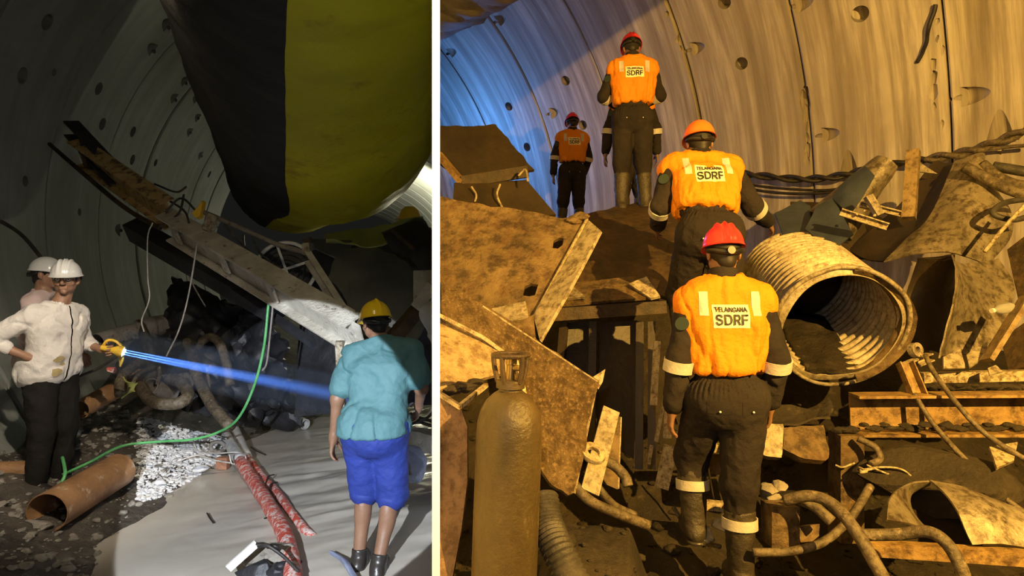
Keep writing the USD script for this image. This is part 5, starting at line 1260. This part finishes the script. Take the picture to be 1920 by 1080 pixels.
# fallen beam in two lengths
T = thing_at('fallen_beam', P3([(100, 235), (320, 420)], 6.0), 'upper yellowed length of the fallen steel beam, resting on the lining', 'steel beam')
A_, B_ = W(150, 285, 6.15), W(318, 402, 5.45)
T.part('beam_body', profile(A_, B_, ibeam(.16, .28, .014, .03), (0, -.7, 1)), 'yellow_steel')
T.part('lower_edge', tube([W(93, 270, 6.5), W(150, 320, 6.1), W(232, 388, 5.7), W(300, 428, 5.4)], .022, 6), 'dark_plate')
T.part('stiffener', bar(W(160, 262, 6.05), W(170, 316, 6.05), .14, .03), 'dark_plate')
obj('black_beam_stub', profile(W(148, 240, 6.3), W(232, 330, 5.9), chan(.14, .17, .016), (0, -.3, 1)), 'black_tarp_and_shade', label='short black beam stub lying along the top of the yellowed length', cat='steel beam')
T = thing_at('pale_fallen_beam', P3([(320, 400), (670, 660)], 5.0), 'pale cement-splashed steel beam fallen diagonally, its lower end by the yellow helmet', 'steel beam')
A_, B_ = W(318, 422, 5.45), W(668, 628, 4.15)
upv = (0, -.8, 1)
T.part('beam_body', profile(A_, B_, ibeam(.17, .27, .016, .03), upv), 'cement_steel')
dd_ = unit(B_ - A_); uu = unit(np.cross(unit(np.cross(dd_, upv)), dd_)); ff = -unit(np.cross(dd_, upv)); ff = ff if ff[1] < 0 else -ff
for s in (.08, .38, .64): T.part('stiffener', bar(A_ + (B_ - A_) * s + ff * .05 + uu * .10, A_ + (B_ - A_) * s + ff * .05 - uu * .10, .02, .08, up=dd_), 'cement_steel')
T.part('end_plate', bar(B_ - dd_ * .02 + uu * .12, B_ - dd_ * .02 - uu * .12, .012, .18, up=dd_), 'cement_steel')
obj('steel_prop', bar(W(636, 640, 4.2), W(641, 770, 4.3), .05, .05), 'pale_steel', label='slim upright steel prop under the low end of the pale beam', cat='post')
obj('parallel_rail', bar(W(440, 545, 5.2), W(588, 645, 4.7), .05, .07, up=upv), 'black_tarp_and_shade', label='dark rail running parallel below the pale beam', cat='steel rail')
obj('dark_under_beam', bar(W(250, 430, 5.9), W(520, 585, 5.2), .16, .20, up=upv), 'black_tarp_and_shade', label='black bar behind and below the pale beam for its dark underside', cat='steel beam')  # black bar standing in for the dark underside of the beam
obj('white_block', bar(W(390, 432, 5.1), W(404, 404, 5.1), .085, .085, up=(1, 0, 0)), 'pale_steel', label='pale square block standing on the pale beam', cat='block')
obj('yellow_clamp', plate(P3([(360, 400, 5.1), (368, 390, 5.1), (380, 375, 5.12), (378, 392, 5.1), (374, 405, 5.08), (366, 408, 5.08)]), .05, rough=0)[0], 'yellow_plastic', label='small yellow clamp at the upper end of the pale beam', cat='clamp')
hose('handrail_pipe', [(372, 394, 5.15), (430, 418, 5.1), (470, 436, 5.05), (520, 458, 5.0), (575, 474, 4.95)], .022, 'grey_pipe', 'long thin bent pipe running above the pale beam', 'pipe')
for k, q in enumerate((((470, 434, 5.05), (484, 470, 5.0), (505, 488, 4.95)), ((456, 440, 5.1), (458, 470, 5.08), (461, 492, 5.05)), ((420, 420, 5.1), (448, 452, 5.1), (490, 494, 5.05)), ((310, 398, 5.3), (340, 372, 5.3), (372, 400, 5.1)), ((300, 425, 5.35), (335, 400, 5.3), (345, 365, 5.4)), ((275, 350, 5.6), (310, 372, 5.5), (345, 395, 5.3), (355, 420, 5.2)), ((290, 345, 5.7), (330, 360, 5.6), (350, 350, 5.6)))):
    hose('tangled_wire', [(p[0], p[1], p[2]) for p in q], .010, 'dark_hose', ['dark wire looping from the thin pipe to the fan rim', 'upright dark wire between thin pipe and pale beam', 'long slanting dark wire behind the fan rim', 'dark wire arching over the upper end of the pale beam', 'dark wire crossing the joint of both beam lengths', 'dark wire lying along the end of the yellowed beam', 'short dark wire stub above the yellowed beam'][k], 'wire', sides=6)
# strut with block on top
obj('splashed_strut', profile(W(582, 480, 4.95), W(662, 604, 4.5), chan(.05, .13, .012), (.6, -1, .3)), 'cement_steel', label='cement-splashed strut leaning down to the yellow helmet', cat='steel strut')
T = thing_at('strut_head', P3([(565, 445), (590, 480)], 4.9), 'small pale clamp block on the head of the splashed strut', 'clamp')
T.part('block', bar(W(577, 478, 4.92), W(575, 456, 4.92), .07, .06, up=(1, 0, 0)), 'pale_steel'); T.part('jaw', bar(W(570, 455, 4.95), W(584, 450, 4.95), .05, .05), 'dark_plate')
# fan in its white rim
T = thing_at('fan_guard', P3([(490, 450), (580, 560)], 5.4), 'round fan with white rim and cross spokes behind the pale beam', 'fan')
fc = W(536, 505, 5.45); Rf = basis((.25, -1, .25)); rf = .26
T.part('rim', tube([fc + Rf @ np.array([rf * math.cos(q), rf * math.sin(q), 0]) for q in np.linspace(0, 2 * np.pi, 48)], .018, 8, 0), 'white_plastic', smooth=True)
T.part('rim', sheet(np.array([[fc + Rf @ np.array([r_ * math.cos(q), r_ * math.sin(q), z_]) for r_, z_ in ((rf + .0, .0), (rf + .02, -.14))] for q in np.linspace(1.6, 4.0, 24)]), .012), 'pale_steel', smooth=50)
for k in range(4): q = .35 + k * np.pi / 2; T.part('spoke', bar(fc + Rf @ np.array([0, 0, .01]), fc + Rf @ np.array([rf * math.cos(q), rf * math.sin(q), .01]), .022, .012, up=Rf[:, 2]), 'white_plastic')
T.part('grille', [tube([fc + Rf @ np.array([r_ * math.cos(q), r_ * math.sin(q), -.01]) for q in np.linspace(0, 2 * np.pi, 36)], .005, 5, 0) for r_ in (.06, .11, .16, .21)], 'dark_hose', smooth=True)
T.part('back_disc', moved(trimesh.creation.cylinder(radius=rf, height=.03, sections=40), Rf, fc - Rf[:, 2] * .08), 'black_tarp_and_shade')
# dusty panels and tarpaulins behind the man in teal
obj('dusty_panel', plate(P3([(634, 470, 5.6), (700, 462, 5.6), (762, 490, 5.5), (785, 520, 5.4), (796, 600, 5.1), (770, 680, 5.0), (690, 660, 5.0), (640, 545, 5.3), (616, 520, 5.4)]), .03, seed=51, ragged=.03, rough=.03)[0], 'dusty_panel', label='large dusty grey panel behind the yellow helmet', cat='panel')
obj('dusty_panel', plate(P3([(585, 448, 5.8), (660, 450, 5.8), (655, 470, 5.75), (628, 482, 5.7), (590, 465, 5.75)]), .03, seed=52)[0], 'dusty_panel', label='small dusty grey panel under the end of the duct', cat='panel')
obj('lime_tarpaulin', sheet(coons(P3([(608, 440, 5.9), (690, 428, 5.9), (740, 418, 5.9), (792, 404, 5.9)]), P3([(612, 446, 5.7), (660, 458, 5.6), (712, 462, 5.6), (796, 412, 5.8)]), 34, 12, .06, .10, 31), .012), 'fabric_lime', smooth=50, label='draped lime-yellow tarpaulin under the duct', cat='tarpaulin')
obj('black_tarpaulin', sheet(coons(P3([(718, 440, 5.3), (745, 425, 5.3), (785, 412, 5.3), (812, 440, 5.3)]), P3([(735, 470, 5.1), (765, 485, 5.0), (790, 505, 4.95), (812, 515, 4.9)]), 26, 14, -.10, .12, 32), .012), 'black_tarp_and_shade', smooth=50, label='bunched black tarpaulin beside the added divider above the pale post', cat='tarpaulin')
obj('steel_fin', bar(W(738, 432, 5.05), W(776, 466, 4.95), .06, .03), 'dark_plate', label='dark strip of steel lying on the black tarpaulin', cat='steel strip')
T = thing_at('pale_post', P3([(690, 505), (812, 640)], 4.8), 'pale splashed post beside the added divider with a dark raking leg', 'post')
T.part('upper_face', plate(P3([(774, 506, 4.7), (812, 508, 4.7), (812, 540, 4.6), (796, 575, 4.55), (776, 570, 4.6)]), .08, seed=3)[0], 'cement_steel')
T.part('splashed_edge', bar(W(780, 578, 4.5), W(812, 536, 4.5), .05, .09), 'cement_steel')
T.part('raking_leg', bar(W(792, 570, 4.6), W(728, 645, 4.4), .08, .10), 'dark_plate')
obj('grey_sack', sheet(coons(P3([(797, 574, 4.3), (808, 570, 4.3), (812, 575, 4.3)]), P3([(800, 605, 4.25), (808, 628, 4.2), (812, 650, 4.2)]), 14, 10, -.08, .06, 4), .02), 'grey_sack', smooth=50, label='pale grey sack hanging against the added divider at the right', cat='sack')
obj('far_hard_hat', moved(lathe([(.001, .13), (.05, .125), (.09, .09), (.112, .03), (.116, 0), (.15, -.005), (.15, -.012), (.11, -.01)], 28), None, W(768, 410, 6.2)), 'yellow_plastic', smooth=40, label='small bright yellow hard hat on the lime tarpaulin', cat='hard hat')
obj('dark_void_backing', plate(P3([(560, 470, 6.6), (812, 430, 6.6), (812, 760, 6.2), (560, 780, 6.6)]), .04, seed=66, rough=.05)[0], 'black_tarp_and_shade', label='black sheet standing in for the dark void behind the wreckage', cat='panel')  # black backing painted in place of the dark void
# low debris at the right edge
T = thing_at('splashed_slab', P3([(752, 790), (812, 855)], 4.6), 'splashed concrete slab behind the blue trousers at the added divider', 'slab')
T.part('slab_body', plate(P3([(752, 806, 4.5), (812, 816, 4.4), (812, 852, 4.4), (757, 838, 4.45)]), .25, rough=.012, seed=3, ragged=.02)[0], 'cement_steel')
obj('blue_grey_bag', moved(stone((0, 0, 0), .16, 8, (.8, .7, 1.0), 4, .25), None, W(772, 866, 4.35)), 'blue_bag', smooth=60, label='dented blue-grey plastic bag below the splashed slab', cat='bag')
for k, q in enumerate((((750, 792, 4.6), (775, 782, 4.6), (812, 790, 4.5)), ((760, 800, 4.5), (780, 792, 4.45), (800, 784, 4.5), (812, 772, 4.5)), ((770, 775, 4.6), (786, 790, 4.5), (812, 800, 4.45)), ((752, 838, 4.3), (766, 872, 4.2), (770, 890, 4.2)))):
    hose('bent_rebar', q, .012, 'dark_hose', ['bent bar lying lowest on the splashed slab', 'bent bar rising over the splashed slab', 'bent bar slanting down over the splashed slab', 'thin strap hanging over the blue-grey bag'][k], 'steel bar', sides=6)
# pipe stub in the water
obj('plastic_pipe', pipe(W(505, 766, 7.6), Wz(573, 796, .07), .065, .008), 'white_cable', label='white pipe stub sticking out of the water below the beam', cat='pipe')
# pipes and hoses heaped at the foot of the lining
def gpipe(name, a, b, r, m_, label): obj(name, pipe(W(*a), W(*b), r), m_, smooth=40, label=label, cat='pipe')
gpipe('orange_pipe', (-70, 884, 4.35), (58, 880, 4.5), .065, 'rust_pipe', 'orange pipe lying at the left edge beside the dark shoes')
gpipe('orange_pipe', (222, 882, 4.75), (88, 962, 3.95), .135, 'rust_pipe', 'large orange pipe with open black mouth half sunk in the mud')
gpipe('orange_pipe', (262, 706, 6.2), (150, 768, 5.3), .085, 'rust_pipe', 'rusty pipe behind the white-shirted man at knee height')
gpipe('grey_pipe', (262, 618, 6.3), (180, 642, 5.7), .085, 'grey_pipe', 'grey pipe end just behind the yellow hand lamp')
gpipe('grey_pipe', (335, 604, 6.9), (262, 618, 6.5), .12, 'grey_pipe', 'wide grey pipe highest on the hose heap')
gpipe('grey_pipe', (350, 716, 6.2), (298, 722, 5.9), .10, 'grey_pipe', 'short grey pipe lying inside the hose coil')
gpipe('grey_pipe', (322, 738, 5.9), (282, 724, 5.6), .075, 'grey_pipe', 'short grey pipe stub with dark mouth in the hose coil')
coil = [(262, 722, 5.6), (285, 752, 5.35), (330, 757, 5.3), (352, 742, 5.4), (344, 722, 5.6), (318, 710, 5.75)]
hose('thick_hose', coil, .055, 'old_hose', 'thick grey hose coil on the mud bank')
for k, (q, r) in enumerate((([(262, 610, 6.3), (276, 640, 6.1), (283, 680, 5.9), (282, 720, 5.7)], .05), ([(350, 640, 6.2), (362, 670, 6.0), (370, 705, 5.7), (395, 755, 5.3), (432, 800, 5.0)], .05), ([(368, 650, 6.2), (392, 632, 6.2), (412, 645, 6.1), (424, 680, 6.0), (432, 722, 5.9)], .045), ([(355, 640, 6.3), (375, 672, 6.2), (400, 690, 6.1)], .05), ([(225, 740, 5.4), (226, 712, 5.5), (246, 690, 5.7), (270, 675, 5.9)], .045), ([(240, 735, 5.45), (262, 700, 5.6), (290, 690, 5.8)], .02), ([(320, 650, 6.2), (345, 642, 6.3), (380, 650, 6.2)], .02), ([(295, 720, 5.6), (300, 700, 5.7), (298, 688, 5.75)], .018), ([(388, 690, 5.7), (392, 720, 5.6), (390, 745, 5.5)], .015), ([(150, 705, 5.3), (185, 690, 5.5), (225, 664, 5.8)], .012))):
    hose('rubber_hose', q, r, 'old_hose' if k % 3 else 'dark_hose', ['upright dark hose crossing behind the blue beam at the left', 'long grey hose running from the heap down to the water', 'grey hose arching over at the right end of the heap', 'dark hose lying under the arched hose', 'grey hose curling up beside the yellow rag', 'thin grey hose above the yellow rag', 'thin dark hose level under the hanging cable', 'short thin hose rising out of the coil', 'thin grey hose dangling beside the long hose', 'thin dark hose slanting over the bank behind the lamp'][k])
obj('yellow_rag', sheet(coons(P3([(232, 706, 5.3), (240, 716, 5.25), (258, 718, 5.3)]), P3([(229, 748, 5.2), (236, 742, 5.2), (242, 732, 5.2)]), 12, 10, .05, .08, 2), .01), 'fabric_lime', smooth=50, label='crumpled yellow rag hanging on the hose heap', cat='rag')
obj('red_bundle', moved(stone((0, 0, 0), .05, 3, (1, 1, .7), 3), None, W(208, 694, 5.5)), 'red_hose', smooth=60, label='small red bundle on the heap beside the blue beam', cat='bundle')
T = thing_at('water_bottle', [W(143, 808, 4.9)], 'clear plastic water bottle lying on the mud right of the shoes', 'bottle')
Rb_ = basis((.6, -.7, .15)); T.part('bottle_body', moved(lathe([(.001, 0), (.033, 0), (.036, .02), (.034, .14), (.014, .18), (.014, .195), (.001, .195)], 20), Rb_, W(140, 812, 4.9)), 'clear_plastic', smooth=40); T.part('cap', moved(lathe([(.001, .192), (.016, .192), (.016, .21), (.001, .21)], 16), Rb_, W(140, 812, 4.9)), 'white_plastic')
obj('wooden_stick', tube([Wz(222, 790, .12), Wz(272, 793, .10)], .018, 6), 'brick', label='short reddish stick lying on the dark bank', cat='stick')
# black face standing in for the dark void under the beam
obj('dark_void_face', sheet(coons(P3([(330, 520, 7.0), (400, 560, 6.8), (470, 580, 6.6), (540, 640, 6.4)]), P3([(330, 760, 6.6), (400, 780, 6.4), (480, 800, 6.9), (560, 790, 7.4)]), 40, 30, -.15, .5, 9), .05), 'black_tarp_and_shade', smooth=40, label='black face painted for the deep shade under the beam', cat='dark face', kind='stuff')
# green hose, hanging cables
hose('green_hose', [(116, 905, 4.3), (122, 888, 4.35), (118, 862, 4.5), (112, 850, 4.6)], .012, 'green_hose', 'green hose end rising beside the dark trouser leg', n=10)
hose('green_hose', [(118, 890, 4.35), (170, 866, 4.6), (230, 836, 4.9), (300, 828, 5.0), (360, 824, 5.0), (410, 810, 5.0), (446, 785, 4.9), (476, 725, 4.8), (494, 655, 4.75), (502, 585, 4.75), (508, 515, 4.8)], .011, 'green_hose', 'long bright green hose from the bank up to the pale beam', n=12)
hose('hanging_cable', [(508, 512, 4.78), (512, 560, 4.78), (506, 630, 4.78), (500, 680, 4.8), (492, 695, 4.8)], .008, 'grey_pipe', 'grey cable hanging beside the upright run of the green hose', 'cable')
hose('hanging_cable', [(286, 418, 5.3), (277, 445, 5.4), (277, 520, 5.5), (280, 560, 5.5), (266, 600, 5.5), (270, 622, 5.5)], .006, 'white_cable', 'thin pale cable hanging from the beam, wavy, the left one', 'cable')
hose('hanging_cable', [(374, 420, 5.2), (366, 480, 5.2), (352, 560, 5.3), (335, 620, 5.4), (312, 668, 5.5)], .007, 'white_cable', 'thin pale cable hanging from the beam, straight, the right one', 'cable')
hose('hanging_cable', [(340, 480, 5.6), (360, 530, 5.6), (385, 575, 5.6)], .006, 'grey_pipe', 'thin grey cable slanting down under the dark beam', 'cable')
hose('wall_rod', [(-10, 408, 5.6), (40, 440, 5.65), (80, 486, 5.7)], .018, 'dark_hose', 'dark rod sloping down the lining behind the white helmets', 'rod')
# red hoses in the water, white wire, brick, gravel
def lay_hose(pts, r, m_, label, name='red_hose'):
    q = np.array([Wz(px, py, z) for px, py, z in pts]); obj(name, tube(q, r, 14, 10, wob=.01), m_, smooth=True, label=label, cat='hose')
lay_hose([(450, 862, .12), (470, 895, .08), (502, 945, .05), (528, 990, .05), (544, 1040, .05), (552, 1110, .05)], .054, 'red_hose', 'thick red hose with worn white skin lying in the water, nearer one')
lay_hose([(462, 856, .07), (488, 890, .04), (520, 925, .02), (548, 965, .012), (578, 1002, -.02), (600, 1015, -.06)], .036, 'red_hose', 'thin red hose sinking under the muddy water, farther one')
lay_hose([(424, 818, .17), (436, 840, .15), (450, 864, .12)], .058, 'white_cable', 'white wrapped coupling of the nearer red hose', 'hose_coupling')
lay_hose([(442, 806, .14), (452, 830, .11), (464, 858, .07)], .045, 'white_cable', 'white wrapped coupling of the farther red hose', 'hose_coupling')
for k, q in enumerate((((424, 822, .26), (395, 814, .22), (366, 816, .20), (364, 832, .18), (374, 846, .14), (405, 850, .20), (440, 848, .26), (458, 852, .20), (462, 866, .12)), ((340, 862, .12), (370, 854, .14), (400, 862, .14), (432, 868, .16)), ((430, 852, .24), (434, 868, .16), (440, 870, .14)))):
    obj('white_wire', tube(np.array([Wz(*p) for p in q]), .007, 6), 'white_cable', smooth=True, label=['white wire looped over the hose couplings', 'white wire trailing from couplings over the gravel', 'short white wire tie under the nearer coupling'][k], cat='wire')
for k, q in enumerate((((470, 838, .06), (482, 846, .05), (498, 853, .03)), ((498, 905, .06), (504, 893, .09), (514, 890, .04)), ((506, 920, .05), (508, 908, .08), (520, 904, .02)), ((496, 972, .03), (508, 968, .05), (520, 962, .02)), ((388, 962, .03), (394, 972, .02), (400, 980, .02)))):
    obj('dark_wire', tube(np.array([Wz(*p) for p in q]), .006, 6), 'black_cable', smooth=True, label=['dark wire end right of the farther coupling', 'upper dark tie wire round the thin red hose', 'lower dark tie wire round the thin red hose', 'dark twig touching the thick red hose', 'dark twig floating in the lit water'][k], cat='wire')
obj('red_brick', bar(Wz(408, 868, .06), Wz(428, 868, .06), .07, .11), 'brick', label='red brick standing in the water beside the coupling', cat='brick')
T = thing_at('coil_scrap', [Wz(402, 846, .1)], 'small grey scrap coil beside the couplings', 'coil')
T.part('loop', tube([Wz(408, 838, .15) + (.07 * math.cos(q), 0, .05 * math.sin(q)) for q in np.linspace(0, 2 * np.pi, 24)], .02, 8, 0), 'grey_pipe', smooth=True)
def gravel_ok(x, y):
    px, py = 960 + x / y * F, 540 + (EYE - .06) / y * F
    return 258 < px < 415 and 820 < py < 938 and (px - 258) * .62 < (950 - py) and py > 815 + (420 - px) * .12
zg = lambda X, Y: np.maximum(zleft(X, Y), .0) + .0
sl = np.linspace(-.66, -.47, 60)[:, None]; yy = np.linspace(4.3, 6.9, 80)[None, :]
ground('gravel_bed', sl * yy, np.broadcast_to(yy, (60, 80)), lambda X, Y: np.maximum(zleft(X, Y), 0) - .003 + .008 * fb(X, Y, 14, 6), 'rubble', 'bed of fine grey rubble dust under the gravel by the water', 'gravel', 'stuff', keep=np.vectorize(lambda x, y: bool(gravel_ok(x, y))), smooth=True)
obj('white_gravel', scatter(3200, ((-.65, -.48), (4.4, 6.8)), zg, .010, .036, 15, gravel_ok, 0), 'white_gravel', smooth=False, label='patch of white crushed rubble at the water edge in the torchlight', cat='gravel', kind='stuff')
for k, (px, py, r, lb) in enumerate(((375, 878, .06, 'pale flat stone at the right end of the white gravel'), (352, 850, .05, 'pale stone in the middle of the white gravel'), (298, 905, .05, 'bluish stone lowest in the white gravel'))):
    obj('pale_stone', stone(Wz(px, py, .08), r, 70 + k, (1.3, .9, .6)), 'white_gravel', smooth=40, label=lb, cat='stone')
bank_ok = lambda x, y: x < bank_edge(np.array(y)) - .12 and x > -.95 * y
obj('bank_rubble', scatter(1300, ((-.93, -.40), (2.9, 6.8)), zleft, .008, .05, 25, bank_ok), 'rubble', smooth=40, label='small rubble and chips strewn over the mud bank', cat='rubble', kind='stuff')
for k in range(9):
    px, py = [(192, 752), (215, 770), (318, 768), (350, 775), (385, 790), (250, 800), (172, 830), (205, 845), (60, 990)][k]
    obj('bank_stone', stone(Wz(px, py, .14), .05 + .03 * (k % 3), 90 + k, (1.3, .9, .6)), 'rubble', smooth=40, label=['grey stone behind the open rusty pipe', 'grey stone on the bank below the yellow rag', 'pale stone in front of the hose coil', 'grey stone under the right edge of the hose coil', 'grey stone beside the long grey hose', 'grey stone behind the short reddish stick', 'grey stone between bottle and green hose', 'grey stone just behind the green hose', 'dark stone beside the sunken orange pipe'][k], cat='stone')
# bottom edge: stick, rock, black plastic
obj('white_stick', bar(Wz(428, 1066, .10), Wz(482, 1018, .22), .02, .045), 'white_plastic', label='white splintered strip leaning on the dark rock at the bottom', cat='strip')
obj('wet_rock', stone(Wz(505, 1040, .06), .13, 33, (1.1, .9, .7), 4), 'rubble', smooth=60, label='dark wet rock at the bottom edge beside the red hose', cat='rock')
for k, (px, py, r) in enumerate(((488, 1066, .10), (520, 1070, .08), (548, 1058, .05))):
    obj('black_plastic_lump', stone(Wz(px, py, .05), r, 44 + k, (1.2, .9, .5), 3, .5), 'black_tarp_and_shade', smooth=40, label=['crumpled black plastic left of the wet rock', 'crumpled black plastic below the wet rock', 'crumpled black plastic touching the red hose'][k], cat='plastic')
for k, q in enumerate((((482, 1020, .24), (500, 1022, .26), (530, 1042, .2), (560, 1072, .1)), ((484, 1024, .22), (515, 1024, .24), (525, 1030, .2)))):
    obj('black_strap', tube(np.array([Wz(*p) for p in q]), .010, 6), 'black_cable', smooth=True, label=['black strap curving over the wet rock', 'short black strap behind the wet rock'][k], cat='strap')
obj('purple_sheet', sheet(coons([Wz(618, 1040, .03), Wz(640, 1055, .04), Wz(660, 1085, .03)], [Wz(630, 1036, .05), Wz(652, 1050, .06), Wz(672, 1085, .05)], 16, 6, .03, .04, 2), .006), 'blue_bag', smooth=50, label='bluish plastic sheet afloat beside the black shoes', cat='plastic')
# thin haze where the beam shows
hz0, hz1 = BEAM0 + bdir * .02, BEAM1 + bdir * .25
M['haze'] = usdkit.material(stage, '/World/Looks/haze', {'v': ('principled_volume', {'color': (.55, .7, 1.0), 'density': .55, 'anisotropy': .2})}, [], volume='v.volume')
obj('haze', bar(hz0 - (0, 0, .0), hz1, .34, .34), 'haze', smooth=False, label='thin dusty haze in which the blue beam shows', cat='haze', kind='stuff')
